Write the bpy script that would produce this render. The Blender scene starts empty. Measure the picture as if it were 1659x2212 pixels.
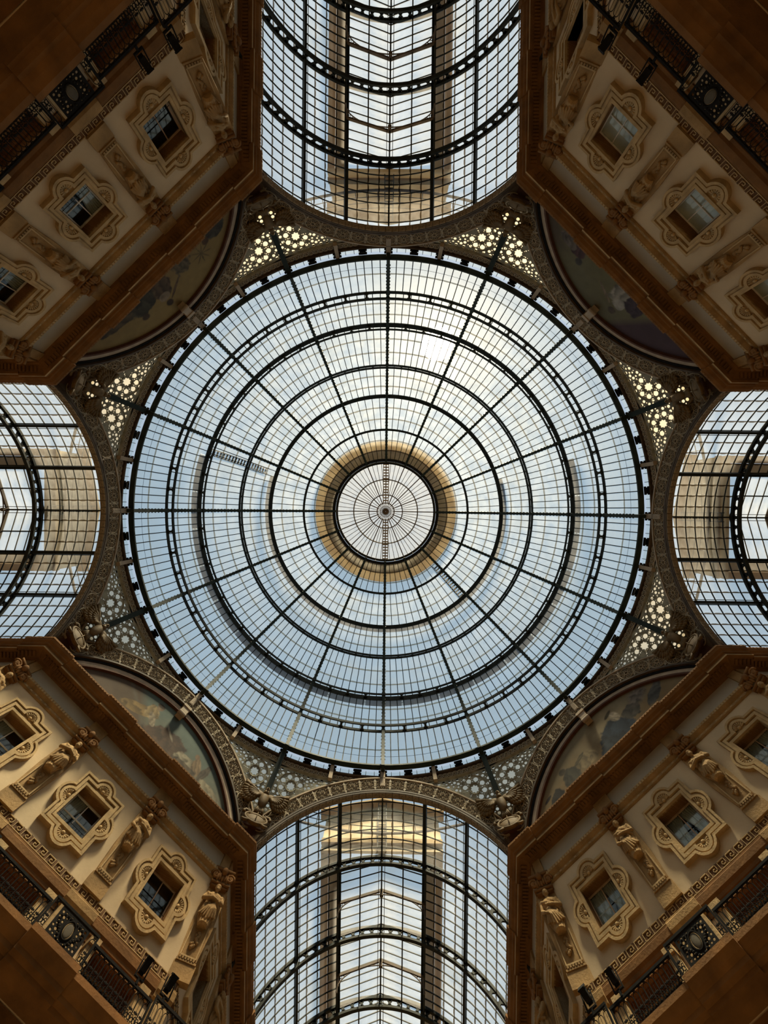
import bpy, bmesh, math, random
import numpy as np
from mathutils import Vector, Matrix, noise
random.seed(7)
PI = math.pi
R_ = math.radians
scene = bpy.context.scene
COL = scene.collection
ZC = 1.6                     # eye height above the floor; heights h below are measured from the eye

# ---------------------------------------------------------------- camera
FPX = 851.0
cam_d = bpy.data.cameras.new('camera')
cam = bpy.data.objects.new('camera', cam_d)
COL.objects.link(cam)
cam_d.sensor_fit = 'HORIZONTAL'
cam_d.sensor_width = 36.0
cam_d.lens = FPX / 1659.0 * 36.0
cam_d.clip_end = 500
CAM_POS = Vector((0.0, 0.31, ZC))
axis = Vector((3.5 / FPX, -6.4 / FPX, 1.0)).normalized()
roll = R_(0.62)
upv = Vector((math.sin(roll), math.cos(roll), 0))
zc = -axis
xc = upv.cross(zc).normalized()
yc = zc.cross(xc).normalized()
cam.matrix_world = Matrix(((xc.x, yc.x, zc.x, CAM_POS.x), (xc.y, yc.y, zc.y, CAM_POS.y),
                           (xc.z, yc.z, zc.z, CAM_POS.z), (0, 0, 0, 1)))
scene.camera = cam

# ---------------------------------------------------------------- sky, sun, exposure
SUN_DIR = Vector((-108, 356, 851)).normalized()
world = bpy.data.worlds.new('sky_world')
scene.world = world
world.use_nodes = True
wn = world.node_tree
wn.nodes.clear()
sky = wn.nodes.new('ShaderNodeTexSky')
sky.sky_type = 'NISHITA'
sky.sun_disc = True
sky.sun_size = R_(4.2)
sky.sun_intensity = 0.012
sky.sun_elevation = math.asin(SUN_DIR.z)
sky.sun_rotation = math.atan2(SUN_DIR.x, SUN_DIR.y)
sky.air_density = 1.0
sky.dust_density = 0.6
sky.ozone_density = 1.2
bg = wn.nodes.new('ShaderNodeBackground')
bg.inputs['Strength'].default_value = 0.132
wo = wn.nodes.new('ShaderNodeOutputWorld')
haze = wn.nodes.new('ShaderNodeMixRGB')          # thin even haze over the clear sky
haze.inputs['Fac'].default_value = 0.84
haze.inputs['Color2'].default_value = (2.72, 3.28, 3.75, 1)
wn.links.new(sky.outputs[0], haze.inputs['Color1'])
wn.links.new(haze.outputs[0], bg.inputs['Color'])
wn.links.new(bg.outputs[0], wo.inputs['Surface'])

sun_d = bpy.data.lights.new('sun', 'SUN')
sun_d.energy = 15.0
sun_d.angle = R_(12)
sun_d.color = (1.0, 0.83, 0.57)
sun = bpy.data.objects.new('sun', sun_d)
COL.objects.link(sun)
sun.location = SUN_DIR * 120
sun.rotation_euler = SUN_DIR.to_track_quat('Z', 'Y').to_euler()

vs = scene.view_settings
vs.view_transform = 'Standard'
vs.look = 'None'
vs.gamma = 1.0
vs.use_curve_mapping = False
vs.exposure = 0.35

# ---------------------------------------------------------------- materials
MATS = {}


def _new(name):
    m = bpy.data.materials.new(name)
    m.use_nodes = True
    nt = m.node_tree
    nt.nodes.clear()
    out = nt.nodes.new('ShaderNodeOutputMaterial')
    MATS[name] = m
    return m, nt, out


def mat(name, col, rough=0.7, metal=0.0, var=0.25, scale=3.0, bump=0.0, bscale=20.0, col2=None):
    m, nt, out = _new(name)
    b = nt.nodes.new('ShaderNodeBsdfPrincipled')
    b.inputs['Roughness'].default_value = rough
    b.inputs['Metallic'].default_value = metal
    b.inputs['Specular IOR Level'].default_value = 0.12 if name.startswith('iron') else 0.3
    tc = nt.nodes.new('ShaderNodeTexCoord')
    nz = nt.nodes.new('ShaderNodeTexNoise')
    nz.inputs['Scale'].default_value = scale
    nz.inputs['Detail'].default_value = 6
    rp = nt.nodes.new('ShaderNodeValToRGB')
    c2 = col2 or tuple(c * (1 - var) for c in col)
    c1 = col if col2 else tuple(min(1, c * (1 + var * .6)) for c in col)
    rp.color_ramp.elements[0].position = 0.3
    rp.color_ramp.elements[1].position = 0.7
    rp.color_ramp.elements[0].color = (*c2, 1)
    rp.color_ramp.elements[1].color = (*c1, 1)
    nt.links.new(tc.outputs['Object'], nz.inputs['Vector'])
    nt.links.new(nz.outputs['Fac'], rp.inputs['Fac'])
    nt.links.new(rp.outputs['Color'], b.inputs['Base Color'])
    if bump:
        n2 = nt.nodes.new('ShaderNodeTexNoise')
        n2.inputs['Scale'].default_value = bscale
        n2.inputs['Detail'].default_value = 4
        bp = nt.nodes.new('ShaderNodeBump')
        bp.inputs['Strength'].default_value = bump
        bp.inputs['Distance'].default_value = 0.05
        nt.links.new(tc.outputs['Object'], n2.inputs['Vector'])
        nt.links.new(n2.outputs['Fac'], bp.inputs['Height'])
        nt.links.new(bp.outputs['Normal'], b.inputs['Normal'])
    nt.links.new(b.outputs['BSDF'], out.inputs['Surface'])
    return m


def glass_mat(name, tint, haze_col, haze_lo, haze_hi, stain=(0.8, 0.62, 0.36), stain_amt=0.3, coord='Object', stretch=(1, 1, 1), frost=0.0):
    """dirty, slightly frosted roof glass: clear part plus a milky part that scatters the light through"""
    m, nt, out = _new(name)
    tr = nt.nodes.new('ShaderNodeBsdfTransparent')
    tl = nt.nodes.new('ShaderNodeBsdfTranslucent')
    mx = nt.nodes.new('ShaderNodeMixShader')
    tc = nt.nodes.new('ShaderNodeTexCoord')
    mp = nt.nodes.new('ShaderNodeMapping')
    mp.inputs['Scale'].default_value = stretch
    n1 = nt.nodes.new('ShaderNodeTexNoise')
    n1.inputs['Scale'].default_value = 0.9
    n1.inputs['Detail'].default_value = 7
    n1.inputs['Roughness'].default_value = 0.6
    r1 = nt.nodes.new('ShaderNodeMapRange')
    r1.inputs['From Min'].default_value = 0.3
    r1.inputs['From Max'].default_value = 0.7
    r1.inputs['To Min'].default_value = haze_lo
    r1.inputs['To Max'].default_value = haze_hi
    n2 = nt.nodes.new('ShaderNodeTexNoise')
    n2.inputs['Scale'].default_value = 0.35
    n2.inputs['Detail'].default_value = 8
    r2 = nt.nodes.new('ShaderNodeValToRGB')
    r2.color_ramp.elements[0].position = 0.45
    r2.color_ramp.elements[1].position = 0.8
    r2.color_ramp.elements[0].color = (*tint, 1)
    st = tuple(a * (1 - stain_amt) + b * stain_amt for a, b in zip(tint, stain))
    r2.color_ramp.elements[1].color = (*st, 1)
    tl.inputs['Color'].default_value = (*haze_col, 1)
    L = nt.links.new
    L(tc.outputs[coord], mp.inputs['Vector'])
    L(mp.outputs['Vector'], n1.inputs['Vector'])
    L(mp.outputs['Vector'], n2.inputs['Vector'])
    L(n1.outputs['Fac'], r1.inputs['Value'])
    L(n2.outputs['Fac'], r2.inputs['Fac'])
    L(r2.outputs['Color'], tr.inputs['Color'])
    L(r1.outputs['Result'], mx.inputs['Fac'])
    L(tr.outputs[0], mx.inputs[1])
    L(tl.outputs[0], mx.inputs[2])
    if frost:
        # rippled, dusty surface: part of the light goes on forwards in a wide lobe, so the sun glows through
        rf = nt.nodes.new('ShaderNodeBsdfRefraction')
        rf.inputs['IOR'].default_value = 1.12
        rf.inputs['Roughness'].default_value = 0.9
        rf.inputs['Color'].default_value = (0.97, 0.83, 0.52, 1)
        m2 = nt.nodes.new('ShaderNodeMixShader')
        m2.inputs['Fac'].default_value = frost
        L(mx.outputs[0], m2.inputs[1])
        L(rf.outputs[0], m2.inputs[2])
        L(m2.outputs[0], out.inputs['Surface'])
    else:
        L(mx.outputs[0], out.inputs['Surface'])
    return m


def roof_mat(name, col, col2, through):
    """weathered surface of the rooftop structures; translucency is added so their undersides look bright"""
    m = mat(name, col, 0.9, 0.0, 0.3, 0.8, col2=col2)
    nt = m.node_tree
    out = [n for n in nt.nodes if n.type == 'OUTPUT_MATERIAL'][0]
    b = [n for n in nt.nodes if n.type == 'BSDF_PRINCIPLED'][0]
    rp = [n for n in nt.nodes if n.type == 'VALTORGB'][0]
    tl = nt.nodes.new('ShaderNodeBsdfTranslucent')
    mx = nt.nodes.new('ShaderNodeMixShader')
    mx.inputs['Fac'].default_value = through  # added share of light passing through, brightens the undersides of the decks
    nt.links.new(rp.outputs['Color'], tl.inputs['Color'])
    nt.links.new(b.outputs[0], mx.inputs[1])
    nt.links.new(tl.outputs[0], mx.inputs[2])
    nt.links.new(mx.outputs[0], out.inputs['Surface'])


glass_mat('roof_glass', (0.84, 0.925, 0.93), (0.88, 0.88, 0.80), 0.05, 0.13, stain_amt=0.25, frost=0.0013)
glass_mat('vault_glass', (0.85, 0.92, 0.93), (0.86, 0.85, 0.80), 0.04, 0.11, stain_amt=0.5)
glass_mat('lap_grime', (0.33, 0.33, 0.27), (0.42, 0.38, 0.30), 0.06, 0.14, stain_amt=0.4)
glass_mat('vault_lap', (0.075, 0.062, 0.045), (0.25, 0.20, 0.13), 0.03, 0.10, stain_amt=0.3)
glass_mat('lantern_glass', (0.93, 0.91, 0.85), (0.92, 0.86, 0.74), 0.04, 0.10, stain_amt=0.2)
glass_mat('cream_light_sheet', (0.60, 0.60, 0.54), (0.85, 0.72, 0.47), 0.32, 0.46, stain_amt=0.4)  # added sheet behind the lattice; its cream stands in for a sunlit wall
mat('iron', (0.018, 0.021, 0.018), 0.6, 0.0, 0.4, 2.0)
mat('iron_green', (0.020, 0.028, 0.023), 0.55, 0.0, 0.35, 1.5)
mat('iron_black', (0.012, 0.011, 0.010), 0.9, 0.0, 0.4, 6)
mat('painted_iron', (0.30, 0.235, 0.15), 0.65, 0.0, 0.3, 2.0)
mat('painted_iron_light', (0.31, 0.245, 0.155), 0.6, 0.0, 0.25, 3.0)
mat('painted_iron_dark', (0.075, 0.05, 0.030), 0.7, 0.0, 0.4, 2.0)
mat('lattice_iron', (0.26, 0.24, 0.17), 0.65, 0.0, 0.35, 2.5)
mat('stone_ochre', (0.33, 0.20, 0.078), 0.85, 0.0, 0.35, 1.8, 0.3, 14)
mat('stone_brown', (0.185, 0.083, 0.021), 0.85, 0.0, 0.35, 1.4, 0.25, 12)
mat('stone_light', (0.43, 0.29, 0.135), 0.85, 0.0, 0.3, 2.2, 0.3, 14)
mat('plaster', (0.57, 0.43, 0.265), 0.9, 0.0, 0.14, 0.7, 0.1, 8)
mat('frieze_plaster', (0.40, 0.34, 0.25), 0.9, 0.0, 0.12, 0.8)
mat('recess_brown', (0.20, 0.085, 0.030), 0.9, 0.0, 0.3, 3.0)
mat('gilded', (0.12, 0.07, 0.022), 0.7, 0.0, 0.35, 4.0, 0.2, 20)
mat('moulding_beige', (0.34, 0.26, 0.18), 0.8, 0.0, 0.25, 2.0)
mat('moulding_dark', (0.085, 0.035, 0.018), 0.8, 0.0, 0.3, 2.0)
roof_mat('roof_ochre', (0.80, 0.68, 0.47), (0.60, 0.47, 0.29), 0.30)
roof_mat('gutter_sheet', (0.40, 0.31, 0.17), (0.27, 0.20, 0.10), 0.16)
roof_mat('roof_slate', (0.16, 0.22, 0.34), (0.10, 0.14, 0.22), 0.25)
roof_mat('roof_brown', (0.46, 0.34, 0.18), (0.30, 0.21, 0.10), 0.22)
mat('floor_mosaic', (0.15, 0.115, 0.08), 0.5, 0.0, 0.35, 0.35)
mat('sash_wood', (0.42, 0.29, 0.18), 0.6, 0.0, 0.2, 3.0)
mat('sash_white', (0.62, 0.58, 0.50), 0.6, 0.0, 0.2, 3.0)
mat('curtain', (0.62, 0.63, 0.58), 0.9, 0.0, 0.2, 5.0)
mat('blind', (0.86, 0.84, 0.76), 0.9, 0.0, 0.15, 2.0)
mat('meander_ground', (0.13, 0.062, 0.024), 0.9, 0.0, 0.3, 3.0)
mat('band_ground', (0.13, 0.092, 0.055), 0.8, 0.0, 0.3, 2.0)
mat('boss_dark', (0.10, 0.085, 0.06), 0.8)
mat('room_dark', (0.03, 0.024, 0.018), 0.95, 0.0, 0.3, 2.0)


def pane_mat():
    m, nt, out = _new('window_glass')
    tr = nt.nodes.new('ShaderNodeBsdfTransparent')
    tr.inputs['Color'].default_value = (0.8, 0.82, 0.80, 1)
    gl = nt.nodes.new('ShaderNodeBsdfGlossy')
    gl.inputs['Roughness'].default_value = 0.03
    gl.inputs['Color'].default_value = (0.9, 0.92, 0.9, 1)
    mx = nt.nodes.new('ShaderNodeMixShader')
    fr = nt.nodes.new('ShaderNodeLayerWeight')
    fr.inputs['Blend'].default_value = 0.5
    pw = nt.nodes.new('ShaderNodeMath')
    pw.operation = 'POWER'
    pw.inputs[1].default_value = 4.0
    ma = nt.nodes.new('ShaderNodeMath')
    ma.operation = 'MULTIPLY_ADD'
    ma.inputs[1].default_value = 0.7
    ma.inputs[2].default_value = 0.035
    nt.links.new(fr.outputs['Facing'], pw.inputs[0])
    nt.links.new(pw.outputs[0], ma.inputs[0])
    nt.links.new(ma.outputs[0], mx.inputs['Fac'])
    nt.links.new(tr.outputs[0], mx.inputs[1])
    nt.links.new(gl.outputs[0], mx.inputs[2])
    nt.links.new(mx.outputs[0], out.inputs['Surface'])


pane_mat()


def mural_mat():
    m, nt, out = _new('fresco')
    b = nt.nodes.new('ShaderNodeBsdfPrincipled')
    b.inputs['Roughness'].default_value = 0.9
    a = nt.nodes.new('ShaderNodeVertexColor')
    a.layer_name = 'paint'
    nt.links.new(a.outputs['Color'], b.inputs['Base Color'])
    nt.links.new(b.outputs['BSDF'], out.inputs['Surface'])


mural_mat()


# ---------------------------------------------------------------- mesh helpers
class MB:
    """collects polygons for one mesh; heights are h (from the eye)"""

    def __init__(self):
        self.v, self.f, self.mi = [], [], []

    def add(self, verts, faces, mi=0):
        o = len(self.v)
        self.v += [tuple(p) for p in verts]
        self.f += [tuple(i + o for i in f) for f in faces]
        self.mi += [mi] * len(faces)
        return self

    def box(self, x0, x1, y0, y1, z0, z1, mi=0, M=None):
        vs_ = [Vector((x, y, z)) for x in (x0, x1) for y in (y0, y1) for z in (z0, z1)]
        if M is not None:
            vs_ = [M @ p for p in vs_]
        return self.add(vs_, [(0, 1, 3, 2), (4, 6, 7, 5), (0, 4, 5, 1), (2, 3, 7, 6), (0, 2, 6, 4), (1, 5, 7, 3)], mi)

    def tube(self, pts, r, n=6, closed=False, mi=0, caps=True):
        pts = [Vector(p) for p in pts]
        m = len(pts)
        rs = r if isinstance(r, (list, tuple)) else [r] * m
        rings = []
        prev = None
        for i, p in enumerate(pts):
            if closed:
                t = pts[(i + 1) % m] - pts[i - 1]
            else:
                t = pts[min(i + 1, m - 1)] - pts[max(i - 1, 0)]
            t.normalize()
            if prev is None:
                a = Vector((0, 0, 1)) if abs(t.z) < 0.9 else Vector((1, 0, 0))
                nn = t.cross(a).normalized()
            else:
                nn = (prev - t * prev.dot(t))
                if nn.length < 1e-6:
                    nn = t.orthogonal()
                nn.normalize()
            prev = nn
            bb = t.cross(nn)
            rings.append([p + (nn * math.cos(2 * PI * k / n) + bb * math.sin(2 * PI * k / n)) * rs[i] for k in range(n)])
        vs_ = [q for rg in rings for q in rg]
        fs = []
        for i in range(m if closed else m - 1):
            j = (i + 1) % m
            for k in range(n):
                k2 = (k + 1) % n
                fs.append((i * n + k, i * n + k2, j * n + k2, j * n + k))
        if caps and not closed:
            fs.append(tuple(range(n))[::-1])
            fs.append(tuple((m - 1) * n + k for k in range(n)))
        return self.add(vs_, fs, mi)

    def sweep(self, sections, closed_prof=True, closed_path=False, caps=True, mi=0):
        """sections: list of equal-length point lists"""
        n = len(sections[0])
        m = len(sections)
        vs_ = [p for s in sections for p in s]
        fs = []
        for i in range(m if closed_path else m - 1):
            j = (i + 1) % m
            for k in range(n if closed_prof else n - 1):
                k2 = (k + 1) % n
                fs.append((i * n + k, i * n + k2, j * n + k2, j * n + k))
        if caps and closed_prof and not closed_path:
            fs.append(tuple(range(n))[::-1])
            fs.append(tuple((m - 1) * n + k for k in range(n)))
        return self.add(vs_, fs, mi)

    def revolve(self, prof, a0=0.0, a1=2 * PI, n=64, closed_prof=True, mi=0):
        """prof: (radius, h) points turned about the dome axis; angle 0 is +Y"""
        full = abs(a1 - a0 - 2 * PI) < 1e-6
        secs = []
        for i in range(n if full else n + 1):
            a = a0 + (a1 - a0) * i / n
            secs.append([(-r * math.sin(a), r * math.cos(a), h) for r, h in prof])
        return self.sweep(secs, closed_prof, full, True, mi)

    def ellipsoid(self, c, r, nu=10, nv=8, M=None, mi=0):
        vs_ = []
        for j in range(nv + 1):
            ph = -PI / 2 + PI * j / nv
            for i in range(nu):
                th = 2 * PI * i / nu
                p = Vector((r[0] * math.cos(ph) * math.cos(th), r[1] * math.cos(ph) * math.sin(th), r[2] * math.sin(ph)))
                if M is not None:
                    p = M @ p
                vs_.append(p + Vector(c))
        fs = []
        for j in range(nv):
            for i in range(nu):
                i2 = (i + 1) % nu
                fs.append((j * nu + i, j * nu + i2, (j + 1) * nu + i2, (j + 1) * nu + i))
        return self.add(vs_, fs, mi)

    def merge(self, other, M=None, mi=None):
        vs_ = [tuple(M @ Vector(p)) for p in other.v] if M is not None else other.v
        o = len(self.v)
        self.v += vs_
        self.f += [tuple(i + o for i in f) for f in other.f]
        self.mi += other.mi if mi is None else [mi] * len(other.f)
        return self

    def mesh(self, name, mats, smooth=False):
        me = bpy.data.meshes.new(name)
        me.from_pydata([(x, y, z + ZC) for x, y, z in self.v], [], self.f)
        return self._fin(me, mats, smooth)

    def mesh0(self, name, mats, smooth=False):
        """no eye-height shift: for meshes placed by their own origin"""
        me = bpy.data.meshes.new(name)
        me.from_pydata(self.v, [], self.f)
        return self._fin(me, mats, smooth)

    def _fin(self, me, mats, smooth):
        if isinstance(mats, str):
            mats = [mats]
        for m in mats:
            me.materials.append(MATS[m])
        if len(mats) > 1:
            me.polygons.foreach_set('material_index', self.mi)
        if smooth:
            me.polygons.foreach_set('use_smooth', [True] * len(me.polygons))
        me.update()
        return me


def fill2d(loops, depth):
    """flat plate with holes from closed 2D loops (outer first); returns (verts, faces), plate in XY, +-depth/2 in Z"""
    cu = bpy.data.curves.new('plate', 'CURVE')
    cu.dimensions = '2D'
    cu.fill_mode = 'BOTH'
    cu.extrude = depth / 2
    for lp in loops:
        s = cu.splines.new('POLY')
        s.points.add(len(lp) - 1)
        flat = []
        for x, y in lp:
            flat += [x, y, 0, 1]
        s.points.foreach_set('co', flat)
        s.use_cyclic_u = True
    ob = bpy.data.objects.new('plate', cu)
    me = bpy.data.meshes.new_from_object(ob)
    vs_ = [tuple(v.co) for v in me.vertices]
    fs = [tuple(p.vertices) for p in me.polygons]
    bpy.data.objects.remove(ob)
    bpy.data.curves.remove(cu)
    bpy.data.meshes.remove(me)
    return vs_, fs


def wall_plate(mb, loops, y0, depth, mi=0):
    """plate in the facade plane: loops in (u,h); its face towards the hall at y0, thickness depth outwards"""
    vs_, fs = fill2d(loops, depth)
    return mb.add([(x, y0 + depth / 2 + z, y) for x, y, z in vs_], fs, mi)


# ---------------------------------------------------------------- object helpers
BASE = {}
KFRAME = {}


def frame(deg):
    return Matrix.Rotation(R_(deg), 4, 'Z')


def tag(o, label=None, cat=None, group=None, kind=None):
    if label:
        o['label'] = label
    if cat:
        o['category'] = cat
    if group:
        o['group'] = group
    if kind:
        o['kind'] = kind
    return o


def thing(name, label, cat, F=None, base=(0, 0, 0), group=None, kind=None, mesh=None):
    """top-level thing; base is its foot in the frame F (h measured from the floor)"""
    o = bpy.data.objects.new(name, mesh)
    COL.objects.link(o)
    F = F or Matrix.Identity(4)
    b = Vector(base)
    o.matrix_world = F @ Matrix.Translation(b)
    BASE[o] = b
    o.empty_display_size = 0.3
    return tag(o, label, cat, group, kind)


def part(name, mesh, parent, loc=(0, 0, 0), rot=None, kind=None, label=None, scale=None):
    """mesh is modelled in the thing's frame F; loc moves it inside that frame"""
    o = bpy.data.objects.new(name, mesh)
    COL.objects.link(o)
    o.parent = parent
    M = Matrix.Translation(Vector(loc) - BASE.get(parent, Vector((0, 0, 0))))
    if rot is not None:
        M = M @ rot
    if scale is not None:
        M = M @ Matrix.Diagonal((*scale, 1))
    o.matrix_local = M
    BASE[o] = Vector(loc)
    return tag(o, label, None, None, kind)


SIDES = ['top', 'upper_right', 'right', 'lower_right', 'bottom', 'lower_left', 'left', 'upper_left']
ARMTXT = {0: 'top', 2: 'right', 4: 'bottom', 6: 'left'}
MURAL = {1: 'olive mural with a dark purple corner', 3: 'amber mural with a blue-robed figure',
         5: 'green-sky mural with a winged figure', 7: 'ochre mural with dark crouching figures'}

# ---------------------------------------------------------------- main dimensions (metres, heights from the eye)
RD, HD = 18.4, 28.2                # glass dome: radius and height of its centre
PHI = [0, 12.5, 23.5, 37.3, 48, 60, 71]
NP = [12, 11, 10, 8, 6, 5]
NR = [2, 3, 3, 3, 3, 3]
DA, HA = 18.4, 17.85               # plane of the eight arches, height of their centre
RI, RO = 7.9, 9.35                 # arch soffit and outer edge
DW = 18.05                         # diagonal facade plane
XW = 7.75                          # arm wall plane
TAN = math.tan(R_(22.5))
S_RIB = [23.0 + 4.75 * i for i in range(5)]
RV = 8.4                           # vault glass radius


def sph(az, ph, r=RD):
    a, p = R_(az), R_(ph)
    return Vector((-r * math.cos(p) * math.sin(a), r * math.cos(p) * math.cos(a), HD + r * math.sin(p)))


# ================================================================ the setting: floor, facades
fl = MB().box(-60, 60, -60, 60, -ZC - 0.3, -ZC)
tag(thing('floor', 'patterned stone floor under the dome', 'floor', mesh=fl.mesh('floor', 'floor_mosaic')), kind='structure')

WIN_N = [0]


def barbed(a, b, off=0.0, rl=0.57, inset=0.22, seg=9):
    """outline of the lobed window surround: a rectangle with a round lobe on every side"""
    pts = []
    A, B, r = a + off, b + off, rl + off
    c = inset
    h = math.sqrt(max(0.02, r * r - (c + off) ** 2))
    a0 = math.asin(min(1, (c + off) / r))
    # right, top, left, bottom
    def lobe(cx, cy, ang):
        out = []
        for i in range(seg + 1):
            t = -(PI / 2 - a0) + (PI - 2 * a0) * i / seg
            out.append((cx + r * math.cos(ang + t), cy + r * math.sin(ang + t)))
        return out
    pts += [(A, -B)] + lobe(a - c, 0, 0) + [(A, B)] + lobe(0, b - c, PI / 2)
    pts += [(-A, B)] + lobe(-a + c, 0, PI) + [(-A, -B)] + lobe(0, -b + c, -PI / 2)
    return pts


def rect(a, b, cx=0, cy=0):
    return [(cx - a, cy - b), (cx + a, cy - b), (cx + a, cy + b), (cx - a, cy + b)]


def make_surround():
    """all meshes centred on the window axis: u=0, h=0, y = distance in front (-) of the wall face"""
    m = MB()
    o0, o1, o2, o3 = barbed(1.15, 1.29), barbed(1.15, 1.29, -.10), barbed(1.15, 1.29, -.16), barbed(1.15, 1.29, -.28)
    wall_plate(m, [o0, o1], -.20, .24)
    wall_plate(m, [o1, o2], -.12, .14)
    wall_plate(m, [o2, o3], -.17, .19)
    wall_plate(m, [o3, rect(.74, .80)], -.06, .10)
    wall_plate(m, [rect(.87, .93), rect(.75, .81)], -.13, .12)
    sur = m.mesh0('surround', 'stone_light')
    b = MB()                                   # the dark cut dashes along the moulding
    ol = barbed(1.15, 1.29, -.13, seg=14)
    n = len(ol)
    for i in range(n):
        p, q = Vector(ol[i]), Vector(ol[(i + 1) % n])
        L = (q - p).length
        k = max(1, int(L / .13))
        for j in range(k):
            c = p + (q - p) * ((j + .5) / k)
            d = (q - p).normalized()
            M = Matrix(((d.x, 0, -d.y, c.x), (0, 1, 0, 0), (d.y, 0, d.x, c.y), (0, 0, 0, 1)))
            b.box(-.038, .038, -.128, -.118, -.018, .018, M=M)
    dash = b.mesh0('bead_course', 'recess_brown')
    s = MB()                                   # fluted shell, fan opening towards +h
    for i in range(9):
        t = PI * (i + .5) / 9
        d = Vector((math.cos(t), 0, math.sin(t)))
        s.tube([d * .10 + Vector((0, -.08, 0)), d * .24 + Vector((0, -.13, 0)), d * .31 + Vector((0, -.11, 0))], [.018, .04, .034], 5)
    s.tube([(.36 * math.cos(PI * i / 12), -.09, .36 * math.sin(PI * i / 12)) for i in range(13)], .03, 5)
    s.ellipsoid((0, -.1, .03), (.09, .07, .07), 8, 5)
    shell = s.mesh0('shell', 'stone_light', True)
    r = MB()
    for (x0, x1, z0, z1) in ((-.80, -.74, -.86, .86), (.74, .80, -.86, .86), (-.74, .74, .80, .86), (-.74, .74, -.86, -.80)):
        r.box(x0, x1, -.02, .55, z0, z1)
    rev = r.mesh0('reveal', 'stone_brown')
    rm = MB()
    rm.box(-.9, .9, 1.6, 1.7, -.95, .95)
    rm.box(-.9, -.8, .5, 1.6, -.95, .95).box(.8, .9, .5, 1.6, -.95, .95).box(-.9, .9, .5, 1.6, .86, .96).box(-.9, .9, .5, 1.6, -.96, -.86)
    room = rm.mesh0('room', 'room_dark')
    return sur, dash, shell, rev, room


SUR, DASH, SHELL, REV, ROOM = make_surround()
PANE_M = MB().box(-.335, .335, .435, .445, -.365, .365).mesh0('pane', 'window_glass')


def curtain_mesh(kind):
    m = MB()
    N = 26
    x0, x1 = -.70, .02
    top, bot = [], []
    for i in range(N + 1):
        t = i / N
        y = .52 + .03 * math.sin(i * 1.7)
        x = x0 + (x1 - x0) * t
        if kind == 'parted':
            xb = x0 + (x1 - x0) * t * .35 if True else x
        else:
            xb = x
        top.append((x, y, .80))
        bot.append((xb, y + .01, -.80))
    m.sweep([top, bot], closed_prof=False)
    return m.mesh0('curtain', 'curtain')


CURT = {'parted': curtain_mesh('parted'), 'drawn': curtain_mesh('drawn')}
BLIND = MB().box(-.72, .72, .462, .475, -.80, .80).mesh0('blind', 'blind')
SASH = {}
for nm, mt in (('wood', 'sash_wood'), ('white', 'sash_white')):
    sm = MB()
    for (x0, x1, z0, z1) in ((-.74, -.69, -.80, .80), (.69, .74, -.80, .80), (-.69, .69, .75, .80), (-.69, .69, -.80, -.75),
                             (-.022, .022, -.75, .75)):
        sm.box(x0, x1, .40, .46, z0, z1)
    if nm == 'white':
        sm.box(-.69, .69, .405, .455, -.02, .02)
    SASH[nm] = sm.mesh0('sash', mt)
GRILLE = MB()
for i in range(5):
    GRILLE.tube([(-.6 + .3 * i, .25, -.80), (-.6 + .3 * i, .25, -.35)], .012, 4)
GRILLE.tube([(-.74, .25, -.35), (.74, .25, -.35)], .012, 4).tube([(-.74, .25, -.55), (.74, .25, -.55)], .012, 4)
GRILLE = GRILLE.mesh0('guard_rail', 'iron_black')


def window(F, u0, style, label):
    WIN_N[0] += 1
    c = Vector((u0, DW, 16.62 + ZC))
    w = thing('window_%d' % WIN_N[0], label, 'window', F, c, kind='structure')
    z = lambda nm, me, **k: part(nm, me, w, c, **k)
    sp = z('surround', SUR)
    part('bead_course', DASH, sp, (0, 0, 0), kind='stuff')
    BASE[sp] = Vector((0, 0, 0))
    for (x, h, a) in ((.93, 0, -90), (0, 1.07, 0), (-.93, 0, 90), (0, -1.07, 180)):
        part('shell', SHELL, sp, (x, 0, h), Matrix.Rotation(R_(-a), 4, 'Y') if a != 0 else None)
    z('reveal', REV)
    z('room', ROOM)
    z('sash', SASH['white' if style in ('cross', 'blind') else 'wood'])
    for sx in (-.36, .36):
        for sz in (-.39, .39):
            part('pane', PANE_M, w, c + Vector((sx, 0, sz)))
    if style == 'blind':
        z('blind', BLIND)
    elif style in ('curtain_open', 'curtain_half'):
        part('curtain', CURT['drawn' if style == 'curtain_half' else 'parted'], w, c)
        part('curtain', CURT['parted'], w, c, scale=(-1, 1, 1))
    elif style == 'cross':
        z('guard_rail', GRILLE)
        part('curtain', CURT['parted'], w, c)
    elif style == 'dark':
        z('guard_rail', GRILLE)
    return w


# cornice over the upper storey and slab of the balcony, as profiles (distance from the axis, h)
CORN = [(18.45, 19.93), (17.93, 19.93), (17.90, 20.02), (17.86, 20.06), (17.42, 20.08), (17.42, 20.02), (17.30, 20.02), (17.30, 20.20),
        (17.22, 20.24), (17.20, 20.30), (17.08, 20.38), (17.03, 20.47), (17.0, 20.50), (17.0, 20.60), (18.45, 20.62)]
SLAB = [(18.3, 11.50), (17.30, 11.50), (17.28, 11.62), (17.10, 11.66), (17.08, 11.78), (16.95, 11.86), (16.85, 11.98), (16.80, 12.02), (16.80, 12.19), (18.3, 12.19)]
ENT = [(18.2, 13.72), (18.0, 13.72), (17.98, 13.86), (17.93, 13.90), (17.92, 14.0), (17.86, 14.08), (17.85, 14.30), (17.90, 14.35), (17.90, 14.40), (18.2, 14.40)]
AST = [(18.2, 18.62), (18.02, 18.62), (17.96, 18.66), (17.96, 18.78), (17.90, 18.82), (17.82, 18.90), (17.80, 19.0), (17.86, 19.08), (18.2, 19.08)]


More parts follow.
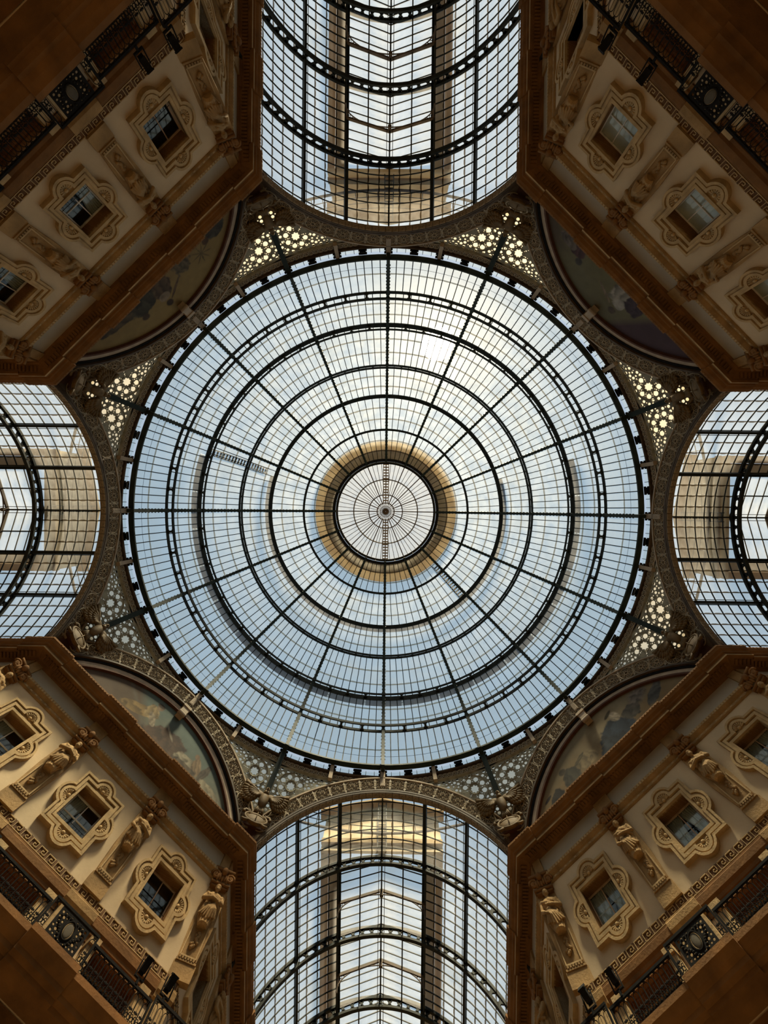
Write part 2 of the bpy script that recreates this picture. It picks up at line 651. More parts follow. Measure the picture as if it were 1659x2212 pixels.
def run(prof, u0, u1, lo=0, hi=0, out=0.0):
    """extrude a profile along u; lo/hi = +-0.4142 mitres the end with the distance from the wall"""
    sec = []
    for u, k, sgn in ((u0, lo, -1), (u1, hi, 1)):
        sec.append([(u + sgn * k * (DW - (d - (out if d < 17.95 else 0))), d - (out if d < 17.95 else 0), h) for d, h in prof])
    return MB().sweep(sec)


def mkey():
    k = MB()
    w, hh, t = .42, .30, .028
    P = [(-.01, .04), (-.01, hh), (.30, hh), (.30, .12), (.14, .12), (.14, .21), (.21, .21)]
    for (a, b) in list(zip(P[:-1], P[1:])) + [((-.01, .04), (w, .04))]:
        k.box(min(a[0], b[0]) - t / 2, max(a[0], b[0]) + t / 2, -.03, .01, min(a[1], b[1]) - t / 2, max(a[1], b[1]) + t / 2)
    return k


KEYB = mkey()
KEY = KEYB.mesh0('meander_key', 'stone_light')


def lower_window(F, u0, label):
    WIN_N[0] += 1
    c = Vector((u0, DW, 12.6 + ZC))
    w = thing('window_%d' % WIN_N[0], label, 'window', F, c, kind='structure')
    m = MB()
    for (x0, x1, z0, z1) in ((-1.0, -.95, -1.1, 1.0), (.95, 1.0, -1.1, 1.0), (-.95, .95, .95, 1.0)):
        m.box(x0, x1, -.02, .5, z0, z1)
    part('reveal', m.mesh0('reveal', 'recess_brown'), w, c)
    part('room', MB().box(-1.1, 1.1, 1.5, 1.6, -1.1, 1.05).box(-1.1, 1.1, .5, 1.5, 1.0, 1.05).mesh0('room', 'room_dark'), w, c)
    fr = MB()
    for x in (-.93, -.03, .87):
        fr.box(x, x + .06, .40, .46, -1.1, .95)
    fr.box(-.95, .95, .40, .46, .89, .95)
    part('sash', fr.mesh0('sash', 'sash_wood'), w, c)
    pm = MB().box(-.42, .42, .43, .44, -1.1, .89).mesh0('pane', 'window_glass')
    for x in (-.45, .45):
        part('pane', pm, w, c + Vector((x, 0, 0)))


def facade(name, label, F, ulo, uhi, mlo, mhi, bays, axes, diag):
    """one storeyed wall; bays = window axes, axes = statue axes"""
    holes = [rect(.74, .80, b, 16.62) for b in bays] + ([rect(.95, 1.0, b, 12.55) for b in bays] if diag else [])
    m = MB()
    wall_plate(m, [[(ulo, 11.45), (uhi, 11.45), (uhi, 20.0), (ulo, 20.0)]] + holes, DW, .40)
    mid = Vector(((ulo + uhi) / 2, DW, 0))
    w = thing(name, label, 'wall', F, mid, kind='structure')
    part('wall_panel', m.mesh('wall_panel', 'plaster'), w)
    part('lower_wall', MB().box(ulo, uhi, DW, DW + .5, -ZC, 11.47).mesh('lower_wall', 'stone_brown'), w)
    K = .41421
    part('astragal', run(AST, ulo, uhi, K * mlo, K * mhi).mesh('astragal', 'stone_ochre'), w)
    eg = MB()
    n = int((uhi - ulo) / .16)
    for i in range(n):
        u = ulo + (i + .5) * (uhi - ulo) / n
        if diag or min(abs(u - ulo) if mlo else 99, abs(u - uhi) if mhi else 99) < 12:
            eg.box(u - .045, u + .045, 17.79, 17.86, 18.90, 19.02)
            eg.box(u - .06, u + .06, 17.945, 17.97, 18.68, 18.74) if i % 2 else None
    part('egg_and_dart', eg.mesh('egg_and_dart', 'stone_light'), w, kind='stuff')
    # cornice: blocks that break forward over the statue axes
    cuts = [ulo]
    segs = []
    for a in axes:
        segs.append((max(ulo, a - 1.0), min(uhi, a + 1.0)))
    segs.sort()
    cur = ulo
    allseg = []
    for s0, s1 in segs:
        if s0 > cur + .05:
            allseg.append((cur, s0, 0.0))
        allseg.append((s0, s1, 0.10))
        cur = s1
    if cur < uhi - .05:
        allseg.append((cur, uhi, 0.0))
    for s0, s1, o in allseg:
        k0 = K * mlo if abs(s0 - ulo) < 1e-6 else 0
        k1 = K * mhi if abs(s1 - uhi) < 1e-6 else 0
        cb = part('cornice_block', run(CORN, s0, s1, k0, k1, o).mesh('cornice_block', 'stone_brown'), w)
        dn = MB()
        nd = int((s1 - s0) / .17)
        for i in range(nd):
            u = s0 + (i + .5) * (s1 - s0) / nd
            dn.box(u - .05, u + .05, 17.52 - o, 17.80 - o, 20.0, 20.08)
            dn.box(u - .03, u + .03, 16.985 - o, 17.01 - o, 20.53, 20.59)
        part('ornament_row', dn.mesh('ornament_row', 'stone_brown'), cb, kind='stuff')
        part('fillet', run([(17.31, 20.025), (17.29, 20.025), (17.29, 20.10), (17.31, 20.10)], s0, s1, k0, k1, o).mesh('fillet', 'stone_light'), cb)
    # frieze
    cur = ulo
    for a in sorted(axes):
        u0_, u1_ = max(ulo, a - .45), min(uhi, a + .45)
        if u0_ > cur + .05:
            part('frieze_panel', MB().box(cur, u0_, DW - .05, DW + .05, 19.08, 19.95).mesh('frieze_panel', 'frieze_plaster'), w)
        part('frieze_block', MB().box(u0_, u1_, DW - .16, DW + .05, 19.08, 19.95).mesh('frieze_block', 'stone_ochre'), w)
        cur = u1_
    if cur < uhi - .05:
        part('frieze_panel', MB().box(cur, uhi, DW - .05, DW + .05, 19.08, 19.95).mesh('frieze_panel', 'frieze_plaster'), w)
    # meander band
    part('meander_band', run([(18.2, 14.40), (17.96, 14.40), (17.96, 14.75), (18.2, 14.75)], ulo, uhi, K * mlo, K * mhi).mesh('meander_band', 'meander_ground'), w)
    if diag:
        n = int((uhi - ulo) / .42)
        for i in range(n):
            part('meander_key', KEY, w, (ulo + .02 + i * (uhi - ulo) / n, 17.955, 14.42 + ZC))
        part('entablature', run(ENT, ulo, uhi, K * mlo, K * mhi).mesh('entablature', 'stone_brown'), w)
        for a in axes:
            u0_, u1_ = max(ulo, a - .62), min(uhi, a + .62)
            part('pilaster', MB().box(u0_, u1_, 17.68, DW, 12.1, 13.75).mesh('pilaster', 'stone_light'), w)
            part('entablature_block', run(ENT, u0_ - .08, u1_ + .08, 0, 0, .10).mesh('entablature_block', 'stone_ochre'), w)
        for b in bays:
            for s in (-1, 1):
                part('jamb_block', MB().box(b + s * 1.22 - .17, b + s * 1.22 + .17, 17.66, DW, 12.1, 13.74).box(
                    b + s * 1.22 - .21, b + s * 1.22 + .21, 17.58, DW, 13.5, 13.74).mesh('jamb_block', 'stone_light'), w)
            part('lintel', MB().box(b - 1.05, b + 1.05, 17.80, DW, 13.60, 13.73).mesh('lintel', 'stone_brown'), w)
        for s0, s1, o in allseg:
            k0 = K if abs(s0 - ulo) < 1e-6 else 0
            k1 = K if abs(s1 - uhi) < 1e-6 else 0
            part('balcony_slab', run(SLAB, s0, s1, k0, k1, o * 1.8).mesh('balcony_slab', 'stone_brown'), w)
    else:
        kb = MB()
        near = uhi if mhi else ulo
        sg = -1 if mhi else 1
        for i in range(26):
            kb.merge(KEYB, Matrix.Translation((near + sg * (.21 + .42 * i) - .21, 17.955, 14.42)))
        part('meander_relief', kb.mesh('meander_relief', 'stone_light'), w, kind='stuff')
    return w


STYLE = {1: ('blind', 'blind', 'blind'), 3: ('curtain_half', 'curtain_open', 'curtain_open'), 5: ('cross', 'cross', 'dark'), 7: ('dark', 'cross', 'cross')}
# for a diagonal side k, +u points to the next arm counter-clockwise in the picture
NEARARM = {1: ('right', 'top'), 3: ('bottom', 'right'), 5: ('left', 'bottom'), 7: ('top', 'left')}
LOOK = {'blind': 'white blinds', 'curtain_half': 'one drawn curtain', 'curtain_open': 'parted curtains', 'cross': 'a pale cross bar', 'dark': 'dark panes'}
for k in (1, 3, 5, 7):
    F = frame(45 * k)
    facade('wall_' + SIDES[k], 'cream and ochre palace facade below the ' + MURAL[k], F, -7.09, 7.09, 1, 1,
           [-4.72, 0, 4.72], [-7.09, -2.36, 2.36, 7.09], True)
    st = STYLE[k]
    lo, hi = NEARARM[k]
    for u0, s, pos in ((-4.72, st[0], 'nearest the %s glass vault' % lo), (0, st[1], 'middle of three'), (4.72, st[2], 'nearest the %s glass vault' % hi)):
        window(F, u0, s, 'lobed stone window with %s, %s, under the %s' % (LOOK[s], pos, MURAL[k].split(' with')[0]))
        lower_window(F, u0, 'dark balcony window behind the railing, %s, on the %s side' % (pos, MURAL[k].split(' with')[0]))
for k in (0, 2, 4, 6):
    for sg in (1, -1):
        F = frame(45 * k - 90 * sg) @ Matrix.Translation((0, XW - DW, 0))
        end = 44.0 if k in (0, 4) else 33.0
        nb = 2 if k in (0, 4) else 1
        near = [17.78 + 2.36 + 4.72 * i for i in range(nb)]
        ax = [17.78 + 4.72 * i for i in range(3)]
        # seen in the picture: which diagonal side this wall adjoins
        nk = (k + (-1 if sg > 0 else 1)) % 8
        adj = MURAL[nk].split(' with')[0]
        if sg > 0:
            w = facade('wall_%s_arm_%s' % (SIDES[k], SIDES[nk]), 'receding ochre wall of the %s arm next to the %s' % (ARMTXT[k], adj), F, -end, -17.78, 0, 1, [-n for n in near], [-a for a in ax], False)
        else:
            w = facade('wall_%s_arm_%s' % (SIDES[k], SIDES[nk]), 'receding ochre wall of the %s arm next to the %s' % (ARMTXT[k], adj), F, 17.78, end, 1, 0, near, ax, False)
        for i, n in enumerate(near):
            window(F, -sg * n, 'dark', '%s lobed window on the %s arm wall beside the %s' % (('nearer', 'farther')[i] if nb > 1 else 'foreshortened', ARMTXT[k], adj))
    ye = 42.15 if k in (0, 4) else 32.65
    m = MB()
    arcp = [(8.5 * math.sin(t), HA + 8.5 * math.cos(t)) for t in [1.3 - 2.6 * i / 30 for i in range(31)]]
    wall_plate(m, [[(-8.3, -ZC), (8.3, -ZC)] + arcp], ye, .4)
    tag(thing('wall_end_' + SIDES[k], 'plain end wall closing the %s arm' % ARMTXT[k], 'wall', frame(45 * k), (0, 0, 0), mesh=m.mesh('wall_end', 'stone_ochre')), kind='structure')
# ================================================================ glass dome
def dome_row_mesh(ph0, ph1, daz, wob):
    """one pane between two angles of elevation, centred on azimuth 0: clear field plus the grimy lap along its lower edge"""
    m = MB()
    n = 4
    lap = 0.14 / (RD * R_(ph1 - ph0))
    rows = []
    for t in (0.0, lap, 1.0):
        row = []
        for i in range(n + 1):
            x = i / n - .5
            tt = t
            if t == lap:
                tt = lap * (0.9 + .25 * (1 - 4 * x * x) * wob)
            row.append(sph(x * daz, ph0 + (ph1 - ph0) * tt, RD + .03))
        rows.append(row)
    for r in range(2):
        for i in range(n):
            m.add([rows[r][i], rows[r][i + 1], rows[r + 1][i + 1], rows[r + 1][i]], [(0, 1, 2, 3)], 1 if r == 0 else 0)
    return m


dome = thing('glass_dome', 'great round iron and glass dome in the middle', 'dome', None, (0, 0, HD + ZC))
rows_all = []
for t in range(6):
    for r in range(NR[t]):
        p0 = PHI[t] + (PHI[t + 1] - PHI[t]) * r / NR[t]
        p1 = PHI[t] + (PHI[t + 1] - PHI[t]) * (r + 1) / NR[t]
        rows_all.append((t, r, p0, p1))
single, bulk = 0, MB()
for t, r, p0, p1 in rows_all:
    daz = 22.5 / NP[t]
    mb = dome_row_mesh(p0, p1, daz * .985, .9)
    me = None
    tot = 16 * NP[t]
    for i in range(tot):
        az = (i + .5) * daz
        if single < 300:
            if me is None:
                me = mb.mesh('pane', ['roof_glass', 'lap_grime'])
            part('pane', me, dome, (0, 0, 0), Matrix.Rotation(R_(az), 4, 'Z'))
            single += 1
        else:
            bulk.merge(mb, Matrix.Rotation(R_(az), 4, 'Z'))
part('pane_field', bulk.mesh('pane_field', ['roof_glass', 'lap_grime']), dome, kind='stuff')
# glazing bars
bars = MB()
for t in range(6):
    for i in range(16 * NP[t]):
        if i % NP[t] == 0:
            continue
        az = i * 22.5 / NP[t]
        w = .034
        secs = []
        for s in range(4):
            ph = PHI[t] + (PHI[t + 1] - PHI[t]) * s / 3
            da = math.degrees(w / (RD * math.cos(R_(ph))))
            secs.append([sph(az - da, ph, RD - .05), sph(az + da, ph, RD - .05), sph(az + da, ph, RD + .04), sph(az - da, ph, RD + .04)])
        bars.sweep(secs)
part('glazing_bar_grid', bars.mesh('glazing_bar_grid', 'iron'), dome, kind='stuff')
# main ribs
secs = []
for s in range(25):
    ph = -1.5 + (71.5 + 1.5) * s / 24
    w = .125
    da = math.degrees(w / (RD * math.cos(R_(ph))))
    dep = .62 - .25 * s / 24
    secs.append([sph(-da, ph, RD - dep), sph(da, ph, RD - dep), sph(da, ph, RD + .12), sph(-da, ph, RD + .12)])
rib_me = MB().sweep(secs)
for s in range(60):                                     # rivet-like scalloped edge
    ph = 1 + 70 * s / 60
    for sg in (-1, 1):
        da = math.degrees(.14 / (RD * math.cos(R_(ph))))
        c = sph(sg * da, ph, RD - .52 + .2 * s / 60)
        rib_me.box(c.x - .03, c.x + .03, c.y - .035, c.y + .035, c.z - .05, c.z + .05)
rib_me = rib_me.mesh('rib', 'iron_green')
for i in range(16):
    part('rib', rib_me, dome, (0, 0, 0), Matrix.Rotation(R_(22.5 * i), 4, 'Z'))


# ring girders
def ring(ph, r_in, r_out, ncon, w_out=.10, w_in=.08, star=True, name='ring_girder', mt='iron'):
    m = MB()
    def flange(r, w, hgt):
        p = R_(ph)
        c, s = math.cos(p), math.sin(p)
        pr = []
        for (a, b) in ((-w, -hgt), (w, -hgt), (w, hgt), (-w, hgt)):     # a along the normal, b along the meridian
            rr = r + a
            pr.append((rr * c - b * s, HD + rr * s + b * c))
        m.revolve(pr, n=128)
    flange(r_out, .06, w_out)
    if r_in:
        flange(r_in, .05, w_in)
        for i in range(ncon):
            az = 360.0 * (i + .5) / ncon if False else 360.0 * i / ncon
            for (f, ww, e) in ((.5, .10, .5), (.12, .17, .14), (.88, .17, .14)):
                r0, r1 = r_in + (r_out - r_in) * (f - e), r_in + (r_out - r_in) * (f + e)
                da = math.degrees(ww / (RD * math.cos(R_(ph))))
                dp = .12
                m.add([sph(az + sx * da, ph + sp * dp, rr) for sx in (-1, 1) for sp in (-1, 1) for rr in (r0, r1)],
                      [(0, 1, 3, 2), (4, 6, 7, 5), (0, 4, 5, 1), (2, 3, 7, 6), (0, 2, 6, 4), (1, 5, 7, 3)])
    return part(name, m.mesh(name, mt), dome)


ring(12.5, RD - .62, RD - .02, 64, .10, .10)
ring(23.5, RD - .56, RD - .02, 64, .20, .07)
ring(37.3, RD - .42, RD - .02, 64, .085, .085)
ring(48.0, None, RD - .08, 0, .20)
ring(60.0, None, RD - .06, 0, .11)
# base ring: flat green flange
m = MB()
m.revolve([(18.10, 28.17), (18.46, 28.17), (18.46, 28.33), (18.10, 28.30)], n=160)
part('base_ring', m.mesh('base_ring', 'iron_green'), dome)
# oculus ring
m = MB()
m.revolve([(5.78, 45.35), (6.10, 45.35), (6.16, 45.75), (5.90, 45.80)], n=96)
m.revolve([(5.55, 45.85), (5.70, 45.85), (5.70, 46.0), (5.55, 46.0)], n=96)
part('oculus_ring', m.mesh('oculus_ring', 'iron_black'), dome)
# guard wire strung just inside the lowest tier
part('guard_wire', MB().tube([sph(a * 2.5, 2.6, RD - .35) for a in range(144)], .012, 4, True).mesh('guard_wire', 'iron'), dome)

# ---- lantern
lan = thing('lantern', 'small round glass lantern at the crown of the dome', 'lantern', None, (0, 0, 46 + ZC))
LAN_R, LAN_H, LAN_A = 5.95, 47.9, 50.2
m = MB()
m.revolve([(LAN_R - .12, LAN_H - .1), (LAN_R + .12, LAN_H - .1), (LAN_R + .12, LAN_H + .1), (LAN_R - .12, LAN_H + .1)], n=96)
part('eave_ring', m.mesh('eave_ring', 'iron'), lan)


def lcone(r):
    return LAN_H + (LAN_A - LAN_H) * (1 - r / LAN_R) - .0


for rr, ww in ((3.95, .055), (2.1, .06)):
    m = MB()
    m.revolve([(rr - ww, lcone(rr) - .06), (rr + ww, lcone(rr) - .06), (rr + ww, lcone(rr) + .03), (rr - ww, lcone(rr) + .03)], n=72)
    part('hoop', m.mesh('hoop', 'painted_iron_dark'), lan)
m = MB()
m.revolve([(1.02, lcone(1.1) - .12), (1.14, lcone(1.1) - .12), (1.14, lcone(1.1) + .05), (1.02, lcone(1.1) + .05)], n=40)
m.revolve([(.02, lcone(.4) - .15), (.36, lcone(.4) - .12), (.40, lcone(.4)), (.02, lcone(.4) + .25)], n=24)
m.revolve([(.66, lcone(.7) - .08), (.72, lcone(.7) - .08), (.72, lcone(.7)), (.66, lcone(.7))], n=32)
for i in range(32):
    a = 2 * PI * i / 32
    m.tube([(.3 * math.sin(a), .3 * math.cos(a), lcone(.3) - .1), (1.08 * math.sin(a), 1.08 * math.cos(a), lcone(1.1) - .06)], .035, 4)
part('hub', m.mesh('hub', 'painted_iron_dark'), lan)
sp_me = MB()
for s in (0,):
    sp_me.box(-.035, .035, 0, 1, -.05, .05)
for i in range(64):
    az = 360 * i / 64
    main = i % 4 == 0
    r0 = .9 if main else (1.1 if i % 2 == 0 else 2.1)
    w = .06 if main else .03
    m = MB()
    m.sweep([[(-w, r, lcone(r) - .06), (w, r, lcone(r) - .06), (w, r, lcone(r) + .03), (-w, r, lcone(r) + .03)] for r in (r0, LAN_R)])
    if main:
        part('spoke', m.mesh('spoke', 'painted_iron_dark'), lan, (0, 0, 0), Matrix.Rotation(R_(az), 4, 'Z'))
    else:
        if i == 1:
            thin = MB()
        thin.merge(m, Matrix.Rotation(R_(az), 4, 'Z'))
part('glazing_bar_grid', thin.mesh('glazing_bar_grid', 'painted_iron_dark'), lan, kind='stuff')
edges = [.3, 1.1, 2.1, 3.0, 3.95, 4.9, 5.93]
for j in range(6):
    m = MB()
    r0, r1 = edges[j], edges[j + 1]
    da = 2 * PI / 32
    def lp(r, a):
        return (-r * math.sin(a), r * math.cos(a), lcone(r) + .04)
    rm = r1 - .09
    nn = 3
    for i in range(nn):
        a0, a1 = -da / 2 + da * i / nn, -da / 2 + da * (i + 1) / nn
        m.add([lp(r0, a0), lp(r0, a1), lp(rm, a1), lp(rm, a0)], [(0, 1, 2, 3)], 0)
        m.add([lp(rm, a0), lp(rm, a1), lp(r1, a1), lp(r1, a0)], [(0, 1, 2, 3)], 1 if j in (3, 5) else 0)
    me = m.mesh('pane', ['lantern_glass', 'lap_grime'])
    for i in range(32):
        part('pane', me, lan, (0, 0, 0), Matrix.Rotation(da * (i + .5), 4, 'Z'))
pst = MB().tube([(0, 5.95, 45.8), (0, 5.95, 47.9)], .05, 4).mesh('post', 'iron_black')
for i in range(32):
    part('post', pst, lan, (0, 0, 0), Matrix.Rotation(2 * PI * i / 32, 4, 'Z'))
m = MB()
m.revolve([(6.2, 46.72), (7.35, 46.72), (7.35, 46.95), (6.2, 46.95)], n=96)
part('walkway_deck', m.mesh('walkway_deck', 'roof_brown'), lan)
m = MB()
m.revolve([(7.37, 46.78), (8.35, 46.70), (8.35, 46.80), (7.37, 46.88)], n=96)
part('eave_sheet', m.mesh('eave_sheet', 'roof_ochre'), lan)


def ladder(name, label, p0, p1, side, w=.35, step=.30, mt='iron'):
    p0, p1, side = Vector(p0), Vector(p1), Vector(side).normalized()
    o = thing(name, label, 'ladder', None, p0 + Vector((0, 0, ZC)))
    L = (p1 - p0).length
    d = (p1 - p0) / L
    rel = lambda v: v - p0
    up = side.cross(d)
    M = Matrix((( side.x, d.x, up.x, 0), (side.y, d.y, up.y, 0), (side.z, d.z, up.z, 0), (0, 0, 0, 1)))
    for s in (-1, 1):
        b = MB().box(s * w - .04, s * w + .04, 0, L, -.06, .06, M=M)
        part('rail', b.mesh0('rail', mt), o, p0 + Vector((0, 0, ZC)))
    rm = MB().box(-w, w, -.07, .07, -.03, .03, M=M).mesh0('rung', mt)
    for i in range(int(L / step)):
        part('rung', rm, o, p0 + Vector((0, 0, ZC)) + d * (step * (i + .5)))
    return o


mat('ladder_brown', (0.20, 0.13, 0.06), 0.7)
ladder('roof_ladder', 'brown ladder crossing the lantern glass, upper half', (0, 5.9, 47.75), (0, 1.0, 49.7), (1, 0, 0), .32, .36, 'ladder_brown')
ladder('roof_ladder', 'brown ladder crossing the lantern glass, lower half', (0, -5.9, 47.75), (0, -1.0, 49.7), (1, 0, 0), .32, .36, 'ladder_brown')
# ladders lying on the outside of the dome
for lab, az, p0, p1 in (('slatted ladder lying on the dome glass left of the lantern', -71.5, 24.5, 46),
                        ('slatted ladder on the dome glass below right of the lantern', 137, 49, 64)):
    a = sph(az, p0, RD + .35)
    b = sph(az, p1, RD + .55)
    ladder('roof_ladder', lab, a, b, (math.cos(R_(az)), math.sin(R_(az)), 0), .28, .34)
for (nm, lab, h, r0, r1) in (('roof_walkway', 'wide slate-blue walkway ring outside the dome glass', 36.7, 17.50, 18.15),
                             ('roof_walkway', 'narrow slate-blue walkway ring higher outside the dome glass', 42.9, 12.75, 13.15)):
    o = thing(nm, lab, 'walkway', None, (0, 0, h + ZC))
    nn = 32                                              # it runs round the lower half of the dome only
    me = MB().revolve([(r0, h), (r1, h), (r1, h + .1), (r0, h + .1)], R_(-360 / nn / 2 * .97), R_(360 / nn / 2 * .97), 4).mesh('deck_plate', 'roof_slate')
    pm = MB()
    pm.tube([(0, r1 - .05, h), (0, r1 - .05, h + 1.0)], .03, 4)
    pm = pm.mesh('post', 'iron')
    for i in range(7, 26):
        part('deck_plate', me, o, (0, 0, 0), Matrix.Rotation(2 * PI * i / nn, 4, 'Z'))
        part('post', pm, o, (0, 0, 0), Matrix.Rotation(2 * PI * (i + .5) / nn, 4, 'Z'))
    for hh in (.5, 1.0):
        part('rail', MB().tube([((r1 - .05) * math.sin(a * 2 * PI / 96), (r1 - .05) * math.cos(a * 2 * PI / 96), h + hh) for a in range(20, 77)], .025, 4).mesh('rail', 'iron'), o)
# ================================================================ drum under the dome
drum = thing('dome_drum', 'dark iron drum ring with wave scrolls carrying the dome', 'drum', None, (0, 0, 27 + ZC))
m = MB()
m.revolve([(18.62, 27.66), (18.95, 27.66), (18.95, 27.74), (18.58, 27.74)], n=160)
m.revolve([(18.78, 27.02), (19.0, 27.02), (19.0, 27.7), (18.78, 27.7)], n=160)
part('frieze_ring', m.mesh('frieze_ring', 'painted_iron_dark'), drum)
m = MB()
m.revolve([(18.70, 26.93), (18.95, 26.93), (18.95, 27.04), (18.74, 27.04)], n=160)
part('lower_moulding', m.mesh('lower_moulding', 'iron_black'), drum)
# clerestory glass and its cast links
me = MB().revolve([(18.66, 27.72), (18.66, 28.2)], R_(-.93), R_(.93), 2, closed_prof=False).mesh('clerestory_pane', 'roof_glass')
lk = MB()
for (ww, h0, h1) in ((.16, 27.72, 28.2), (.30, 27.72, 27.83), (.30, 28.09, 28.2), (.23, 27.83, 27.88), (.23, 28.04, 28.09)):
    lk.box(-ww, ww, 18.50, 18.62, h0, h1)
lk = lk.mesh('cast_link', 'iron_black')
bar = MB().box(-.018, .018, 18.60, 18.68, 27.72, 28.2).mesh('glazing_bar', 'iron')
for i in range(192):
    part('clerestory_pane', me, drum, (0, 0, 0), Matrix.Rotation(2 * PI * (i + .5) / 192, 4, 'Z'))
    if i % 3 == 0:
        part('cast_link', lk, drum, (0, 0, 0), Matrix.Rotation(2 * PI * i / 192, 4, 'Z'))
    else:
        part('glazing_bar', bar, drum, (0, 0, 0), Matrix.Rotation(2 * PI * i / 192, 4, 'Z'))
# wave scrolls
sc = MB()
pts = []
for i in range(22):
    t = i / 21
    a = -PI * .6 + t * 3.6 * PI
    r = .20 * (1 - t) + .035
    pts.append((r * math.cos(a), 18.74, 27.36 + r * math.sin(a)))
pts = [(-.34, 18.74, 27.14), (-.2, 18.74, 27.12)] + pts
sc.tube(pts, .036, 5)
sc.box(-.19, .19, 18.735, 18.78, 27.06, 27.12)
sc = sc.mesh('wave_scroll', 'painted_iron')
step = 22.5 / 21
for q in range(8):
    for j in range(-15, 15):
        az = 45 * q + 22.5 + (j + .5) * step
        part('wave_scroll', sc, drum, (0, 0, 0), Matrix.Rotation(R_(az), 4, 'Z'))
# flat struts between the drum and the arches
fs = MB().box(-.16, .16, 18.30, 18.55, 26.35, 28.18)
fs.box(-.10, -.06, 18.28, 18.31, 26.4, 28.1).box(-.02, .02, 18.28, 18.31, 26.4, 28.1).box(.06, .10, 18.28, 18.31, 26.4, 28.1)
fs = fs.mesh('strut', 'moulding_beige')
fs2 = MB().box(-.13, .13, 18.46, 18.72, 26.8, 28.18).mesh('strut', 'moulding_beige')
for i in range(32):
    if i % 4 == 2:
        continue
    part('strut', fs if i % 4 == 0 else fs2, drum, (0, 0, 0), Matrix.Rotation(R_(11.25 * i), 4, 'Z'))

# ================================================================ the eight arches
XMAX = DA * TAN - .02


def arc_band(r0, r1, y0, y1, tmax=1.25, n=60, clip=True):
    """curved bar in the arch plane between radii r0 and r1, clipped at the octagon corner"""
    secs = []
    for i in range(n + 1):
        t = -tmax + 2 * tmax * i / n
        s, c = math.sin(t), math.cos(t)
        def lim(r):
            return min(r, XMAX / abs(s)) if clip and abs(s) > 1e-6 else r
        a, b = lim(r0), lim(r1)
        if b - a < .002:
            b = a + .002
        secs.append([(a * s, y0, HA + a * c), (b * s, y0, HA + b * c), (b * s, y1, HA + b * c), (a * s, y1, HA + a * c)])
    return MB().sweep(secs)


ros = MB()
N = 20
ros.tube([(.47 * math.cos(2 * PI * i / N), -.04, .47 * math.sin(2 * PI * i / N)) for i in range(N)], .035, 4, True)
ros.tube([(.13 * math.cos(2 * PI * i / 10), -.05, .13 * math.sin(2 * PI * i / 10)) for i in range(10)], .035, 4, True)
for i in range(8):
    a = 2 * PI * i / 8
    for da in (-.17, .17):
        ros.tube([(.15 * math.cos(a), -.04, .15 * math.sin(a)), (.33 * math.cos(a + da * 1.3), -.05, .33 * math.sin(a + da * 1.3)), (.43 * math.cos(a + da * .3), -.04, .43 * math.sin(a + da * .3))], .02, 4)
ros_me = ros.mesh0('rosette', 'painted_iron_light')
crs = MB()
crs.box(-.035, .035, -.05, 0, -.48, .48)
for h in (-.33, .33, 0):
    crs.box(-.13, .13, -.045, 0, h - .03, h + .03)
    crs.tube([(-.09, -.03, h * .5 - .1), (0, -.05, h * .5), (.09, -.03, h * .5 + .1)], .02, 4)
crs_me = crs.mesh0('cross_ornament', 'painted_iron')
tile = MB()
for (x0, x1, y0, y1) in ((-.20, .20, 0, .03), (-.20, .20, .31, .34), (-.20, -.17, .03, .31), (.17, .20, .03, .31)):
    tile.box(x0, x1, y0, y1, -.05, 0)
for a in (-.085, .085):
    for b in (.10, .24):
        tile.box(a - .045, a + .045, b - .045, b + .045, -.035, 0)
tile.box(-.03, .03, .14, .20, -.045, 0)
tile.box(-.19, .19, .02, .32, -.012, 0)
tile_me = tile.mesh0('coffer_tile', 'painted_iron')
RM = 8.70
band_back = arc_band(8.12, 9.26, DA - .02, DA + .12, 1.2)
band_back_me = band_back.mesh('band_plate', 'band_ground')
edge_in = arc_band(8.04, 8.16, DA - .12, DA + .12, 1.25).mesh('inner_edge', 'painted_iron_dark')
edge_out = arc_band(9.24, RO, DA - .10, DA + .12, 1.2).mesh('outer_edge', 'moulding_beige')
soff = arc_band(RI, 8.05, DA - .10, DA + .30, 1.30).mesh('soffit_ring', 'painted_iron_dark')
lun_a = arc_band(7.88, 8.05, DA + .02, DA + .30, 1.30).mesh('shadow_ring', 'iron_black')  # black ring standing in for the shadowed gap inside the rosette band
lun_b = arc_band(7.62, 7.88, DA + .08, DA + .30, 1.35).mesh('plaster_moulding', 'moulding_beige')
lun_c = arc_band(7.50, 7.62, DA + .06, DA + .30, 1.40).mesh('inner_moulding', 'moulding_dark')
